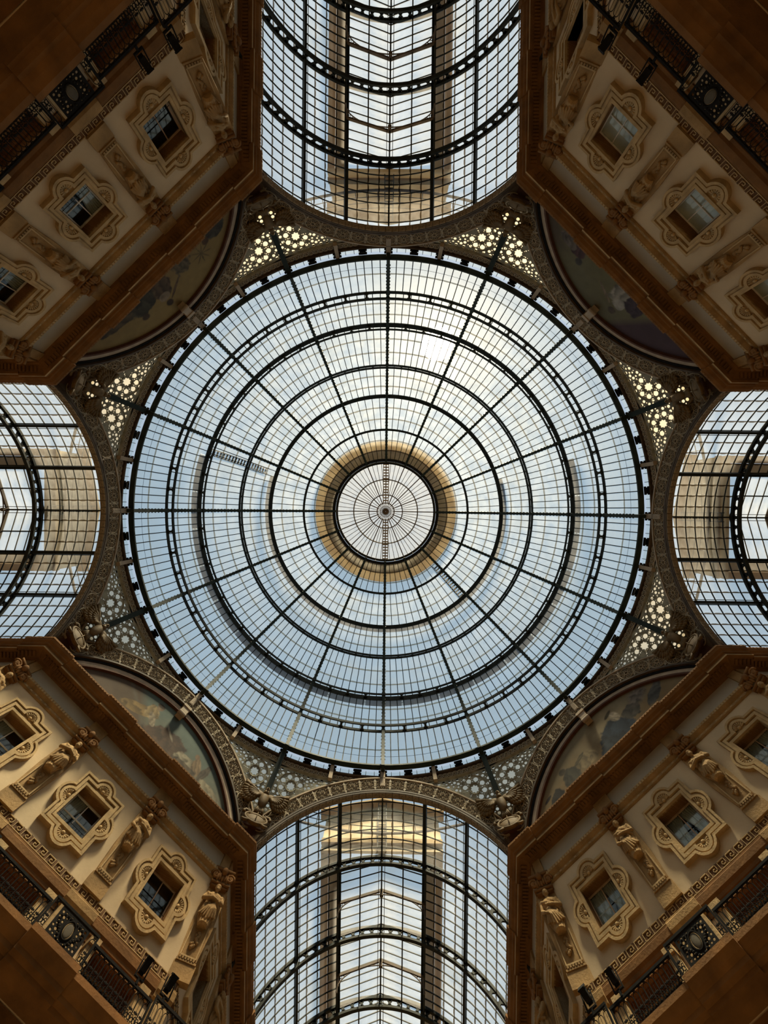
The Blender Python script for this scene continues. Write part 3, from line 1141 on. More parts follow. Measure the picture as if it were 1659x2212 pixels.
for k in range(8):
    F = frame(45 * k)
    if k % 2 == 0:
        lab = 'ornate iron arch with rosettes and square tiles opening to the %s glass vault' % ARMTXT[k]
    else:
        lab = 'ornate iron arch with rosettes framing the ' + MURAL[k]
    ar = thing('ornamental_arch', lab, 'arch', F, (0, DA, 20.4 + ZC), group='eight arches under the dome')
    bp = part('band_plate', band_back_me, ar)
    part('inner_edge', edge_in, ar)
    part('outer_edge', edge_out, ar)
    nr = 8
    dth = .1175
    for j in range(-nr, nr + 1):
        t = j * dth
        if abs((RM + .4) * math.sin(t)) > XMAX:
            continue
        Mr = Matrix.Rotation(t, 4, 'Y')
        part('rosette', ros_me, ar, (RM * math.sin(t), DA - .02, HA + ZC + RM * math.cos(t)), Mr)
        t2 = t + dth / 2
        if abs((RM + .3) * math.sin(t2)) < XMAX:
            part('cross_ornament', crs_me, ar, (RM * math.sin(t2), DA - .02, HA + ZC + RM * math.cos(t2)), Matrix.Rotation(t2, 4, 'Y') @ Matrix.Diagonal((.7, 1, 1, 1)))
    if k % 2 == 0:
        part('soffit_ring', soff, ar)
        for j in range(-21, 22):
            t = j * .0555
            part('coffer_tile', tile_me, ar, (RI * math.sin(t), DA - .07, HA + ZC + RI * math.cos(t)), Matrix.Rotation(t, 4, 'Y'))
    else:
        part('shadow_ring', lun_a, ar)
        part('plaster_moulding', lun_b, ar)
        part('inner_moulding', lun_c, ar)
        ck = MB().box(-.24, .24, DA - .28, DA + .2, 24.95, 25.75).box(-.30, .30, DA - .34, DA + .2, 25.55, 25.75)
        ck.tube([(-.28, DA - .2, 24.98), (.28, DA - .2, 24.98)], .13, 10)
        part('keystone', ck.mesh('keystone', 'moulding_beige'), ar)

# ================================================================ pendentives: pierced iron panels between the arches


def pend_point(al, t, off=0.0):
    """al: degrees from the side axis; t 0 at the drum, 1 at the arch"""
    a = R_(al)
    x = DA * math.tan(a)
    Rr = DA / math.cos(a)
    h = HA + math.sqrt(max(0, RO * RO - x * x))
    p0 = Vector((-18.78 * math.sin(a), 18.78 * math.cos(a), 26.98))
    p1 = Vector((-Rr * math.sin(a), Rr * math.cos(a), h))
    p = p0 + (p1 - p0) * t
    if off:
        p = p + Vector((-math.sin(a), math.cos(a), .5)) * off
    return p


AL0, AL1, ALC = 8.6, 22.3, 18.6
LEN = lambda al: (pend_point(al, 1) - pend_point(al, 0)).length
LC = LEN(ALC)


def lattice(sign):
    """designed flat: x metres sideways from the star, y metres down from the star centre; mapped onto the ruled surface"""
    def to3(x, y, z):
        al = ALC + math.degrees(x / 19.2)
        t = (y + LC / 2) / LEN(al) if al < 22.6 else 0
        p = pend_point(al, t, -z)
        return (sign * p.x, p.y, p.z)
    outer = []
    n = 26
    for i in range(n + 1):
        al = AL0 + (AL1 - AL0) * i / n
        outer.append((R_(al - ALC) * 19.2, -LC / 2 + .02))
    for i in range(n + 1):
        al = AL1 - (AL1 - AL0) * i / n
        outer.append((R_(al - ALC) * 19.2, -LC / 2 + max(.05, LEN(al) - .02)))
    def inside(x, y, r):
        al = ALC + math.degrees(x / 19.2)
        if al - math.degrees(r / 19.2) < AL0 or al + math.degrees(r / 19.2) > AL1:
            return False
        for dx in (-r, 0, r):
            L = LEN(al + math.degrees(dx / 19.2))
            if y - r * (1 if dx == 0 else .6) < -LC / 2 + .05 or y + r * (1 if dx == 0 else .6) > -LC / 2 + L - .05:
                return False
        return True
    holes = []
    disks = []
    y0 = .02
    star = []
    for i in range(16):
        r = .30 if i % 2 == 0 else .22
        a = 2 * PI * i / 16
        star.append((r * math.cos(a), y0 + r * math.sin(a)))
    holes.append(star)
    disks.append((0, y0, .33))
    for i in range(8):
        a = 2 * PI * i / 8 + PI / 8
        c = Vector((.63 * math.cos(a), y0 + .63 * math.sin(a)))
        d = Vector((math.cos(a), math.sin(a)))
        e = Vector((-d.y, d.x))
        pts = [c - d * .19, c - d * .05 + e * .17]
        for j in range(7):
            b = -PI / 2 + PI * j / 6
            pts.append(c + d * (.03 + .15 * math.cos(b)) - e * (.17 * math.sin(b)))
        pts.append(c - d * .05 - e * .17)
        pts = [(p.x, p.y) for p in pts]
        if inside(c.x, c.y, .2):
            holes.append(pts)
        disks.append((c.x, c.y, .20))
        a2 = 2 * PI * i / 8
        for (rr, hr) in ((.42, .04), (.53, .055), (.68, .04)):
            q = (rr * math.cos(a2), y0 + rr * math.sin(a2))
            if inside(q[0], q[1], hr + .02):
                holes.append([(q[0] + hr * math.cos(2 * PI * j / 5), q[1] + hr * math.sin(2 * PI * j / 5)) for j in range(5)])
                disks.append((q[0], q[1], hr))
    rnd = random.Random(5)
    for rad in (.11, .075, .05):
        for _ in range(900):
            x = rnd.uniform(R_(AL0 - ALC) * 19.2, R_(AL1 - ALC) * 19.2)
            y = rnd.uniform(-LC / 2, LC * 1.2)
            if not inside(x, y, rad + .03):
                continue
            if all((x - a) ** 2 + (y - b) ** 2 > (rad + c + .035) ** 2 for a, b, c in disks):
                disks.append((x, y, rad))
                holes.append([(x + rad * math.cos(2 * PI * j / 7), y + rad * math.sin(2 * PI * j / 7)) for j in range(7)])
    vs_, fs = fill2d([outer] + holes, .06)
    m = MB()
    m.add([to3(x, y, z) for x, y, z in vs_], fs)
    # raised rings round the star
    for rr in (.37, .90):
        m.tube([to3(rr * math.cos(2 * PI * i / 28), y0 + rr * math.sin(2 * PI * i / 28), .05) for i in range(28)], .025, 4, True)
    g = MB()  # added backing sheet that fills the lattice openings with cream light
    rowsn = 12
    grid = []
    for i in range(rowsn + 1):
        al = AL0 + (AL1 - AL0) * i / rowsn
        grid.append([pend_point(al, .01, .25), pend_point(al, .99, .25)])
    g.sweep([[(sign * p.x, p.y, p.z) for p in r] for r in grid], closed_prof=False)
    return m, g


LATS = {}
for sgn in (1, -1):
    lm, gm = lattice(sgn)
    LATS[sgn] = (lm.mesh('lattice_panel', 'lattice_iron'), gm.mesh('light_sheet', 'cream_light_sheet'))


def corner_text(k):
    a, b = k, (k + 1) % 8
    arm = a if a % 2 == 0 else b
    dg = b if a % 2 == 0 else a
    return 'between the %s vault and the %s' % (ARMTXT[arm], MURAL[dg].split(' with')[0])


fo = MB()
pp = [pend_point(22.5, t) for t in (-.35, .0, .35, .7, 1.0)]
rt = Matrix.Rotation(R_(22.5), 3, 'Z').inverted()
pp = [rt @ p for p in pp]
fo.sweep([[(p.x - .17, p.y - .22, p.z), (p.x + .17, p.y - .22, p.z), (p.x + .17, p.y + .15, p.z), (p.x - .17, p.y + .15, p.z)] for p in pp])
fo_me = fo.mesh('corner_strut', 'iron_green')
pier = MB().box(-.75, .75, 19.75, 20.4, 20.65, 23.6).box(-.95, .95, 19.6, 20.4, 22.6, 23.3)
pier_me = pier.mesh('pier', 'moulding_dark')
for k in range(8):
    F = frame(45 * k + 22.5)
    o = thing('pendentive', 'pierced iron pendentive with star lattice ' + corner_text(k), 'pendentive', F, (0, 19.6, 20 + ZC), group='pierced pendentives under the dome')
    for sgn in (1, -1):
        L, G = LATS[sgn]
        # lattice is modelled in the frame of the neighbouring side
        rot = Matrix.Rotation(R_(-22.5 if sgn > 0 else 22.5), 4, 'Z')
        lp_ = bpy.data.objects.new('lattice_panel', L)
        COL.objects.link(lp_)
        lp_.parent = o
        lp_.matrix_local = Matrix.Translation(-BASE[o]) @ rot
        gp = bpy.data.objects.new('light_sheet', G)
        COL.objects.link(gp)
        gp.parent = o
        gp.matrix_local = Matrix.Translation(-BASE[o]) @ rot
    part('corner_strut', fo_me, o)
    part('pier', pier_me, o)

# ================================================================ eagles on the corners
eb = MB()
eb.ellipsoid((0, 19.05, 23.95), (.30, .26, .62), 12, 10)
eb.ellipsoid((0, 18.92, 24.62), (.15, .17, .20), 10, 8)
eb.tube([(0, 18.98, 24.3), (0, 18.93, 24.55)], [.2, .15], 8)
eb.tube([(0, 18.78, 24.62), (0, 18.66, 24.56)], [.06, .015], 6)
for i in range(5):
    a = (i - 2) * .17
    eb.tube([(.05 * (i - 2), 19.1, 23.5), (.9 * math.sin(a) * .8, 19.05, 22.95)], [.1, .07], 6)
eb_me = eb.mesh('eagle_body', 'gilded', True)


def wing():
    w = MB()
    w.ellipsoid((.42, 19.08, 24.32), (.42, .14, .25), 10, 8, Matrix.Rotation(-.2, 3, 'Y'))
    for layer, (n, L0, L1, a0, a1, dy, r) in enumerate(((11, 1.75, .75, .72, -1.05, .0, .105), (9, 1.25, .60, .60, -1.1, -.07, .10), (7, .8, .45, .5, -1.15, -.13, .095))):
        for i in range(n):
            t = i / (n - 1)
            a = a0 + (a1 - a0) * t
            L = L0 + (L1 - L0) * t
            d = Vector((math.cos(a), 0, math.sin(a)))
            s = Vector((.38 + .1 * (1 - t), 19.1 + dy, 24.35 - .12 * t))
            e = s + d * L + Vector((0, .30 * d.x * L - .15, 0))
            mid = (s + e) / 2
            w.tube([s, s + (e - s) * .3, s + (e - s) * .75, s + (e - s) * .95, e], [r * .5, r * .9, r * 1.1, r * .8, r * .2], 6)
    return w


wr = wing()
wl = MB().merge(wr, Matrix.Diagonal((-1, 1, 1, 1)))
wr_me, wl_me = wr.mesh('wing', 'gilded', True), wl.mesh('wing', 'gilded', True)
sh = MB()
Ms = Matrix.Translation((0, 18.95, 22.35)) @ Matrix.Rotation(R_(-25), 4, 'X')
sd = MB()
sd.ellipsoid((0, 0, 0), (.62, .22, .72), 18, 10)
sd.tube([(.66 * math.cos(2 * PI * i / 24), -.06, .76 * math.sin(2 * PI * i / 24)) for i in range(24)], .07, 6, True)
sd.tube([(0, -.2, -.6), (0, -.24, 0), (0, -.2, .6)], .03, 4).tube([(-.5, -.16, 0), (0, -.24, 0), (.5, -.16, 0)], .03, 4)
for s in (-1, 1):
    sd.tube([(s * .45, -.05, .6), (s * .75, -.05, .75), (s * .85, -.05, .5), (s * .72, -.05, .4)], [.08, .1, .08, .05], 6)
    sd.tube([(s * .4, -.05, -.65), (s * .62, -.05, -.8), (s * .75, -.05, -.62)], [.08, .09, .05], 6)
sh.merge(sd, Ms)
sh_me = sh.mesh('shield', 'gilded', True)
for k in range(8):
    F = frame(45 * k + 22.5)
    o = thing('eagle_sculpture', 'gilded eagle above a shield ' + corner_text(k), 'sculpture', F, (0, 19.0, 21.7 + ZC), group='eagles on the eight corners')
    part('eagle_body', eb_me, o)
    part('wing', wr_me, o)
    part('wing', wl_me, o)
    part('shield', sh_me, o)

# ================================================================ lunette murals


def paint(k):
    NX, NZ = 300, 120
    x = np.linspace(-7.6, 7.6, NX)
    z = np.linspace(20.6, 25.5, NZ)
    X, Z = np.meshgrid(x, z)
    nz = np.array([[noise.fractal(Vector((a * .55, b * .9, k * 7.3)), 1.0, 2.0, 5) for a in x] for b in z])
    nf = np.array([[noise.fractal(Vector((a * 2.3, b * 2.3, k * 3.1 + 50)), 1.0, 2.0, 4) for a in x] for b in z])
    V = (Z - 22.3) / 3.2

    def mixc(C, col, w):
        return C * (1 - w[..., None]) + np.array(col) * w[..., None]

    def blob(C, cx, cz, rx, rz, ang, col, soft=.12, rough=.20):
        a = R_(ang)
        dx, dz = X - cx, Z - cz
        u = (dx * math.cos(a) + dz * math.sin(a)) / rx
        v = (-dx * math.sin(a) + dz * math.cos(a)) / rz
        d = np.sqrt(u * u + v * v) + nf * rough
        w = np.clip((1 - d) / soft + .5, 0, 1)
        shade = 1 + nf * .45 + .28 * np.sin(7 * u + 3 * v + nf * 4) * (1 if max(rx, rz) > .4 else 0)
        return C * (1 - w[..., None]) + np.array(col) * shade[..., None] * w[..., None]
    O = np.ones_like(X)
    if k == 5:
        C = O[..., None] * np.array((.13, .17, .14))
        C = mixc(C, (.20, .26, .22), np.clip(V, 0, 1))
        C = mixc(C, (.30, .26, .16), np.clip(.8 - V * 1.3 + nz * .5, 0, 1) * .8)
        C = mixc(C, (.17, .11, .065), np.clip((-1.2 - X - .8 * (Z - 23.4)) * 1.2, 0, 1))
        C = mixc(C, (.22, .20, .15), np.clip(1 - abs((X + 3.2) * .7 + (Z - 24.2)) * 4, 0, 1) * .6)
        C = blob(C, .4, 22.9, 1.5, 1.0, 20, (.12, .065, .035))
        C = blob(C, 1.1, 22.4, .9, .9, 0, (.12, .07, .04))
        C = blob(C, -2.0, 23.4, 1.25, .42, 25, (.34, .22, .08))
        C = blob(C, -1.35, 23.9, .45, .6, -10, (.42, .30, .14))
        C = blob(C, -1.0, 23.5, .5, .22, -50, (.45, .36, .24))
        C = blob(C, -1.15, 24.62, .22, .26, 0, (.30, .20, .12), .3, .1)
        C = blob(C, -1.2, 24.78, .26, .14, 10, (.10, .06, .03), .3, .1)
        C = blob(C, .35, 23.75, .55, .08, -38, (.48, .40, .28), .4, .1)
        C = blob(C, 2.2, 23.0, .8, .5, 0, (.42, .36, .24))
        C = blob(C, 2.9, 23.3, .34, .7, 10, (.30, .20, .11))
        C = blob(C, 2.6, 23.95, .17, .2, 0, (.30, .19, .11), .3, .1)
        C = blob(C, 3.5, 23.4, .22, .75, -12, (.12, .09, .06))
        C = blob(C, 2.4, 22.6, .9, .4, 0, (.14, .10, .06))
        C = blob(C, 4.4, 22.6, 1.0, .4, -20, (.40, .34, .22))
    elif k == 3:
        C = O[..., None] * np.array((.30, .20, .085))
        C = mixc(C, (.22, .20, .13), np.clip(V + nz * .6, 0, 1) * .6)
        C = mixc(C, (.46, .36, .20), np.clip(1 - ((X - .6) ** 2 / 3 + (Z - 24.2) ** 2 / 1.2) + nz * .4, 0, 1) * .7)
        C = blob(C, .9, 22.9, 1.25, 1.05, -35, (.030, .045, .065))
        C = blob(C, 0.1, 22.5, .9, .7, 0, (.030, .042, .055))
        C = blob(C, 2.3, 23.5, .62, .55, 0, (.085, .075, .055))
        C = blob(C, 1.35, 24.1, .28, .42, 10, (.55, .45, .30), .3, .15)
        C = blob(C, 1.1, 24.55, .36, .12, 25, (.09, .07, .035), .3, .1)
        C = blob(C, 4.0, 23.3, .9, .35, 35, (.10, .095, .08))
        C = blob(C, 3.2, 24.1, .7, .5, 30, (.22, .18, .14), .7)
        C = blob(C, -2.9, 22.9, .62, .75, 0, (.07, .062, .04))
        C = blob(C, -3.3, 23.75, .24, .22, 0, (.08, .06, .035), .3, .1)
        C = blob(C, -1.6, 23.2, .75, .5, -10, (.30, .22, .11))
        C = blob(C, -2.0, 23.6, .5, .12, 20, (.12, .09, .04))
        C = blob(C, -4.4, 22.5, .5, .7, -25, (.035, .03, .025))
        C = blob(C, -4.9, 23.0, .32, .1, 20, (.04, .03, .025), .3, .1)
    elif k == 7:
        C = O[..., None] * np.array((.34, .23, .075))
        C = mixc(C, (.22, .13, .045), np.clip(.7 - V + nz * .6, 0, 1) * .7)
        C = blob(C, 1.6, 22.9, 1.1, .8, 15, (.055, .045, .025))
        C = blob(C, 2.0, 23.85, .26, .24, 0, (.07, .04, .02), .3, .1)
        C = blob(C, .1, 23.1, .62, .95, -20, (.10, .06, .03))
        C = blob(C, .35, 24.35, .24, .24, 0, (.06, .035, .02), .3, .1)
        C = blob(C, -.5, 23.8, .7, .09, 35, (.12, .07, .035), .3, .1)
        C = blob(C, .35, 23.75, .4, .3, 0, (.30, .22, .14))
        C = blob(C, 3.4, 22.8, 1.2, .3, -8, (.09, .06, .03))
        C = blob(C, -1.6, 22.9, .5, .7, 0, (.15, .11, .06), .3, .7)
        C = blob(C, -4.5, 22.7, .75, .5, 20, (.055, .045, .03))
        C = blob(C, -3.6, 22.9, .24, .24, 0, (.10, .05, .02), .2, .05)
        for a in range(9):
            C = blob(C, -3.0 + .28 * math.cos(a * .7), 23.35 + .28 * math.sin(a * .7), .36, .04, a * 40, (.16, .11, .04), .5, .1)
    else:
        C = O[..., None] * np.array((.20, .17, .075))
        C = mixc(C, (.14, .13, .085), np.clip(V + nz * .5, 0, 1) * .6)
        C = mixc(C, (.085, .045, .055), np.clip((-2.0 - X + .6 * (Z - 23.4)) * 1.6, 0, 1))
        C = mixc(C, (.12, .085, .05), np.clip((X - 3.6) * .9 + nz, 0, 1))
        C = blob(C, -.5, 22.9, .6, .95, -18, (.32, .28, .22))
        C = blob(C, -.8, 23.6, .4, .35, 0, (.40, .36, .30))
        C = blob(C, -.75, 24.3, .26, .24, 0, (.10, .07, .05), .3, .1)
        C = blob(C, .3, 23.7, .8, .09, -25, (.24, .17, .11), .3, .1)
        C = blob(C, -1.5, 22.8, .6, .8, 10, (.06, .035, .045))
        C = blob(C, 3.1, 22.9, .55, .5, 0, (.09, .04, .04))
        C = blob(C, 2.7, 23.5, .24, .24, 0, (.06, .05, .045), .3, .1)
        C = blob(C, 3.9, 22.9, .7, .35, -10, (.17, .13, .10))
    C = np.clip((.42 if k == 5 else .55) * C * (1 + .18 * nz[..., None] + .10 * nf[..., None]), .004, .9)
    return x, z, C


for k in (1, 3, 5, 7):
    x, z, C = paint(k)
    NX, NZ = len(x), len(z)
    YM = DA + .24
    vs_ = [(a, YM, b + ZC) for b in z for a in x] + [(a, YM + .08, b + ZC) for b in z for a in x]
    fs_ = []
    q = NX * NZ
    for j in range(NZ - 1):
        for i in range(NX - 1):
            cxm, czm = (x[i] + x[i + 1]) / 2, (z[j] + z[j + 1]) / 2
            if cxm ** 2 + (czm - HA) ** 2 < 7.66 ** 2:
                a, b, c, d = j * NX + i, j * NX + i + 1, (j + 1) * NX + i + 1, (j + 1) * NX + i
                fs_.append((a, b, c, d))
    back = [(7.66 * math.sin(t), YM + .08, HA + ZC + 7.66 * math.cos(t)) for t in [-1.2 + 2.4 * i / 40 for i in range(41)]]
    vs_ = vs_[:q] + back
    fs_.append(tuple(range(q, q + 41)))
    me = bpy.data.meshes.new('lunette_mural')
    me.from_pydata(vs_, [], fs_)
    me.materials.append(MATS['fresco'])
    ca = me.color_attributes.new('paint', 'FLOAT_COLOR', 'POINT')
    flat = np.ones((len(vs_), 4))
    flat[:q, :3] = C.reshape(-1, 3)
    flat[q:, :3] = .1
    ca.data.foreach_set('color', flat.ravel())
    o = thing('lunette_mural', MURAL[k] + ', painted in the half-round field', 'mural', frame(45 * k), (0, 0, 0), mesh=me)
# ================================================================ glass vaults over the four arms
DT = 4.9                                  # pane step round the vault, degrees
NC = 15                                   # panes on each side of the crown


def vpt(th, s, r=RV):
    a = R_(th)
    return Vector((r * math.sin(a), s, HA + r * math.cos(a)))


# pane at the crown: x across, y along; lower edge at +x carries the lap
pv = MB()
w = 2 * RV * math.tan(R_(DT / 2))
n = 3
for i in range(n):
    y0, y1 = -.5 + i / n, -.5 + (i + 1) / n
    lap = lambda y: w / 2 - .075 * (.75 + .7 * (1 - 4 * y * y))
    pv.add([(-w / 2, y0, RV + .03), (lap(y0), y0, RV), (lap(y1), y1, RV), (-w / 2, y1, RV + .03)], [(0, 1, 2, 3)], 0)
    pv.add([(lap(y0), y0, RV), (w / 2, y0, RV), (w / 2, y1, RV), (lap(y1), y1, RV)], [(0, 1, 2, 3)], 1)
pvm = MB().merge(pv, Matrix.Diagonal((-1, 1, 1, 1)))
PV = {1: pv.mesh0('pane', ['vault_glass', 'vault_lap']), -1: pvm.mesh0('pane', ['vault_glass', 'vault_lap'])}
PVB = {1: pv, -1: pvm}
# rib: two flanges with cast links between
rb = MB()


def vband(r0, r1, y0, y1, t0=-76, t1=76, n=56):
    secs = []
    for i in range(n + 1):
        a = R_(t0 + (t1 - t0) * i / n)
        s, c = math.sin(a), math.cos(a)
        secs.append([(r0 * s, y0, HA + r0 * c), (r1 * s, y0, HA + r1 * c), (r1 * s, y1, HA + r1 * c), (r0 * s, y1, HA + r0 * c)])
    return MB().sweep(secs)


rb.merge(vband(7.80, 7.92, -.11, .11))
rb.merge(vband(8.28, 8.44, -.09, .09))
for i in range(-17, 18):
    th = i * 4.4
    for (ww, r0, r1) in ((.085, 7.9, 8.3), (.16, 7.9, 7.98), (.16, 8.2, 8.3), (.12, 7.98, 8.02), (.12, 8.15, 8.2)):
        rb.box(-ww, ww, -.05, .05, r0, r1, M=Matrix.Translation((0, 0, HA)) @ Matrix.Rotation(R_(th), 4, 'Y'))
RIB_V = rb.mesh('arch_rib', 'iron')
ME, MH0, MH1 = 2.85, 25.52, 26.45         # ridge skylight: half width, eave, ridge


def vault(k):
    F = frame(45 * k)
    ends = S_RIB if k in (0, 4) else S_RIB[:3]
    o = thing('glass_vault', 'long iron and glass barrel vault at the %s of the picture' % ARMTXT[k], 'vault', F, (0, 18.7, 20.5 + ZC), group='four glass vaults')
    for s in ends:
        part('arch_rib', RIB_V, o, (0, s, 0))
    s0, s1 = 18.68, ends[-1]
    for c in (-15, -8, -4, 4, 8, 15):
        th = c * DT
        a = R_(th)
        M = Matrix.Translation((0, 0, HA)) @ Matrix.Rotation(a, 4, 'Y')
        big = abs(c) in (4, 8)
        ww = .11 if abs(c) == 4 else (.075 if abs(c) == 8 else .05)
        part('purlin', MB().box(-ww, ww, s0, s1, RV - .22, RV + .05, M=M).mesh('purlin', 'iron'), o)
    # bowed tie rods beside the side purlins
    for sg in (-1, 1):
        st = [18.7] + list(ends)
        for a, b in zip(st[:-1], st[1:]):
            pts = [vpt(sg * (8 * DT - .15 - 1.3 * math.sin(PI * i / 10)), a + (b - a) * i / 10, 7.95 + .35 * math.sin(PI * i / 10)) for i in range(11)]
            part('tie_rod', MB().tube(pts, .022, 4).mesh('tie_rod', 'iron'), o)
    # glazing bars and panes
    bars = MB()
    plist = []
    bays = list(zip([s0] + list(ends[:-1]), ends))
    for bi, (a, b) in enumerate(bays):
        nrow = 7 if bi == 0 else 8
        ds = (b - a) / nrow
        for r in range(nrow + 1):
            s = a + ds * r
            for (t0, t1) in (((-73.5, 73.5),) if bi == 0 else ((-73.5, -19.6), (19.6, 73.5))):
                if r < nrow:
                    bars.merge(vband(RV - .035, RV + .035, s - .017, s + .017, t0, t1, 30 if bi == 0 else 12))
        for r in range(nrow):
            s = a + ds * (r + .5)
            for c in range(-NC, NC):
                if bi > 0 and -4 <= c < 4:
                    continue
                th = (c + .5) * DT
                p = vpt(th, s)
                vis = abs(p.x) / p.z < .325 and p.y / p.z < (1.32 if k in (0, 4) else .99)
                plist.append(((0 if vis else 100) + p.z * .01 + p.y * .001, 'v', th, s, ds))
        if bi > 0:
            for r in range(nrow):
                s = a + ds * (r + .5)
                for c in range(4):
                    vis = s / 26 < (1.32 if k in (0, 4) else .99)
                    plist.append(((-1 if vis else 100) + s * .001, 'm', c, s, ds))
    part('glazing_bar_grid', bars.mesh('glazing_bar_grid', 'iron'), o, kind='stuff')
    plist.sort(key=lambda q: q[0])
    bulk = MB()
    mon_me = {}
    for i, (_, kind, a, s, ds) in enumerate(plist):
        if kind == 'v':
            sg = 1 if a > 0 else -1
            M = Matrix.Translation((0, s, HA)) @ Matrix.Rotation(R_(a), 4, 'Y') @ Matrix.Diagonal((1, ds * .99, 1, 1))
            if i < 300:
                part('pane', PV[sg], o, (0, s, HA + ZC), Matrix.Rotation(R_(a), 4, 'Y') @ Matrix.Diagonal((1, ds * .99, 1, 1)))
            else:
                bulk.merge(PVB[sg], M)
        else:
            sx = -1 if a < 2 else 1
            x0, x1 = ((ME, ME / 2), (ME / 2, 0), (0, ME / 2), (ME / 2, ME))[a]
            hh = lambda x: MH1 - (MH1 - MH0) * x / ME
            if a not in mon_me:
                m = MB()
                xa, xb = min(x0, x1), max(x0, x1)
                xl = xb - .05
                for (u0, u1, mi) in ((xa, xl, 0), (xl, xb, 1)):
                    m.add([(sx * u0, -.5, hh(u0)), (sx * u1, -.5, hh(u1)), (sx * u1, .5, hh(u1)), (sx * u0, .5, hh(u0))], [(0, 1, 2, 3)], mi)
                mon_me[a] = (m, m.mesh('skylight_pane', ['vault_glass', 'vault_lap']))
            if i < 300:
                part('skylight_pane', mon_me[a][1], o, (0, s, 0), Matrix.Diagonal((1, ds * .985, 1, 1)))
            else:
                bulk.merge(mon_me[a][0], Matrix.Translation((0, s, 0)) @ Matrix.Diagonal((1, ds, 1, 1)))
    part('pane_field', bulk.mesh('pane_field', ['vault_glass', 'vault_lap']), o, kind='stuff')
    # ridge skylight framing
    a, b = ends[0], ends[-1]
    for sx in (-1, 1):
        part('eave_beam', MB().box(sx * ME - .05, sx * ME + .05, a, b, 25.35, 25.62).mesh('eave_beam', 'iron'), o)
        part('skylight_purlin', MB().box(sx * ME / 2 - .035, sx * ME / 2 + .035, a, b, 25.90, 26.02).mesh('skylight_purlin', 'iron'), o)
        part('ridge_bar', MB().box(sx * .20 - .02, sx * .20 + .02, a, b, 26.28, 26.34).mesh('ridge_bar', 'painted_iron_dark'), o)
    part('ridge_beam', MB().box(-.05, .05, s0, b, 26.2, 26.42).mesh('ridge_beam', 'iron'), o)
    rf = MB()
    for bi, (a, b) in enumerate(bays[1:]):
        for r in range(9):
            s = a + (b - a) * r / 8
            for sx in (-1, 1):
                rf.sweep([[(sx * x, s - .018, h - .03), (sx * x, s + .018, h - .03), (sx * x, s + .018, h + .03), (sx * x, s - .018, h + .03)] for x, h in ((0, MH1), (ME, MH0))])
    part('skylight_bar_grid', rf.mesh('skylight_bar_grid', 'iron'), o, kind='stuff')
    tr = MB()
    for sx in (-1, 1):
        tr.sweep([[(sx * x, -.05, h - .14), (sx * x, .05, h - .14), (sx * x, .05, h), (sx * x, -.05, h)] for x, h in ((0, MH1 - .05), (ME, MH0 - .05))])
        arc = []
        for i in range(15):
            t = PI / 2 * i / 14
            arc.append((sx * (ME - .05) * math.cos(t), 0, 24.55 + (26.05 - 24.55) * math.sin(t)))
        tr.tube(arc, .035, 5)
        tr.tube([(sx * (ME - .1), 0, 24.5), (sx * (ME - .1), 0, 25.5)], .04, 5)
        for (x, h, r) in ((2.52, 25.42, .16), (2.66, 25.08, .09), (2.18, 25.62, .10), (1.9, 25.74, .06), (2.72, 24.88, .05)):
            tr.tube([(sx * (x + r * math.cos(2 * PI * i / 10)), 0, h + r * math.sin(2 * PI * i / 10)) for i in range(10)], .022, 4, True)
            tr.tube([(sx * (x - r), 0, h), (sx * (x + r), 0, h)], .016, 4).tube([(sx * x, 0, h - r), (sx * x, 0, h + r)], .016, 4)
    tr.box(-.12, .12, -.08, .08, 25.95, 26.35)
    tr_me = tr.mesh('skylight_truss', 'painted_iron_dark')
    for a, b in bays[1:]:
        part('skylight_truss', tr_me, o, (0, (a + b) / 2, 0))
    # roof built over the vault: side decks, and the end wall of the skylight towards the dome
    rw = thing('roof_walkway', 'ochre rooftop walkway seen through the %s vault glass' % ARMTXT[k], 'walkway', F, (0, 23, 26.5 + ZC), group='rooftop walkways on the vaults')
    a, b = 22.95, ends[-1]
    for sx in (-1, 1):
        x0, x1 = (3.0, 3.62) if sx > 0 else (-3.62, -3.0)
        nsl = int((b - a) / .5)
        part('gutter_deck', MB().box(x0, x1, a, b, 26.55, 26.65).mesh('gutter_deck', 'gutter_sheet'), rw)
        x0, x1 = (3.66, 4.15) if sx > 0 else (-4.15, -3.66)
        part('gutter_deck', MB().box(x0, x1, a, b, 26.60, 26.72).mesh('gutter_deck', 'roof_brown'), rw)
        part('handrail', MB().tube([(sx * 4.1, a, 27.7), (sx * 4.1, b, 27.7)], .03, 4).mesh('handrail', 'iron'), rw)
    g = MB()
    g.add([(x, y, h) for y in (22.85, 23.05) for x, h in ((-4.15, 26.5), (-4.15, 29.5), (0, 30.6), (4.15, 29.5), (4.15, 26.5))],
          [(0, 1, 2, 3, 4), (9, 8, 7, 6, 5), (0, 5, 6, 1), (1, 6, 7, 2), (2, 7, 8, 3), (3, 8, 9, 4), (4, 9, 5, 0)])
    part('gable_wall', g.mesh('gable_wall', 'roof_ochre'), rw)
    c = MB()
    for sx in (-1, 1):
        c.sweep([[(sx * x, 22.3, h), (sx * x, 23.1, h), (sx * x, 23.1, h + .25), (sx * x, 22.3, h + .15)] for x, h in ((0, 30.55), (4.6, 29.35))])
    part('gable_coping', c.mesh('gable_coping', 'roof_brown'), rw)
    part('gable_band', MB().box(-4.2, 4.2, 22.7, 22.9, 27.0, 27.35).mesh('gable_band', 'roof_brown'), rw)
    for sx in (-1, 1):
        part('stile', MB().box(sx * .3 - .03, sx * .3 + .03, 22.55, 22.62, 26.4, 30.6).mesh('stile', 'iron'), rw)
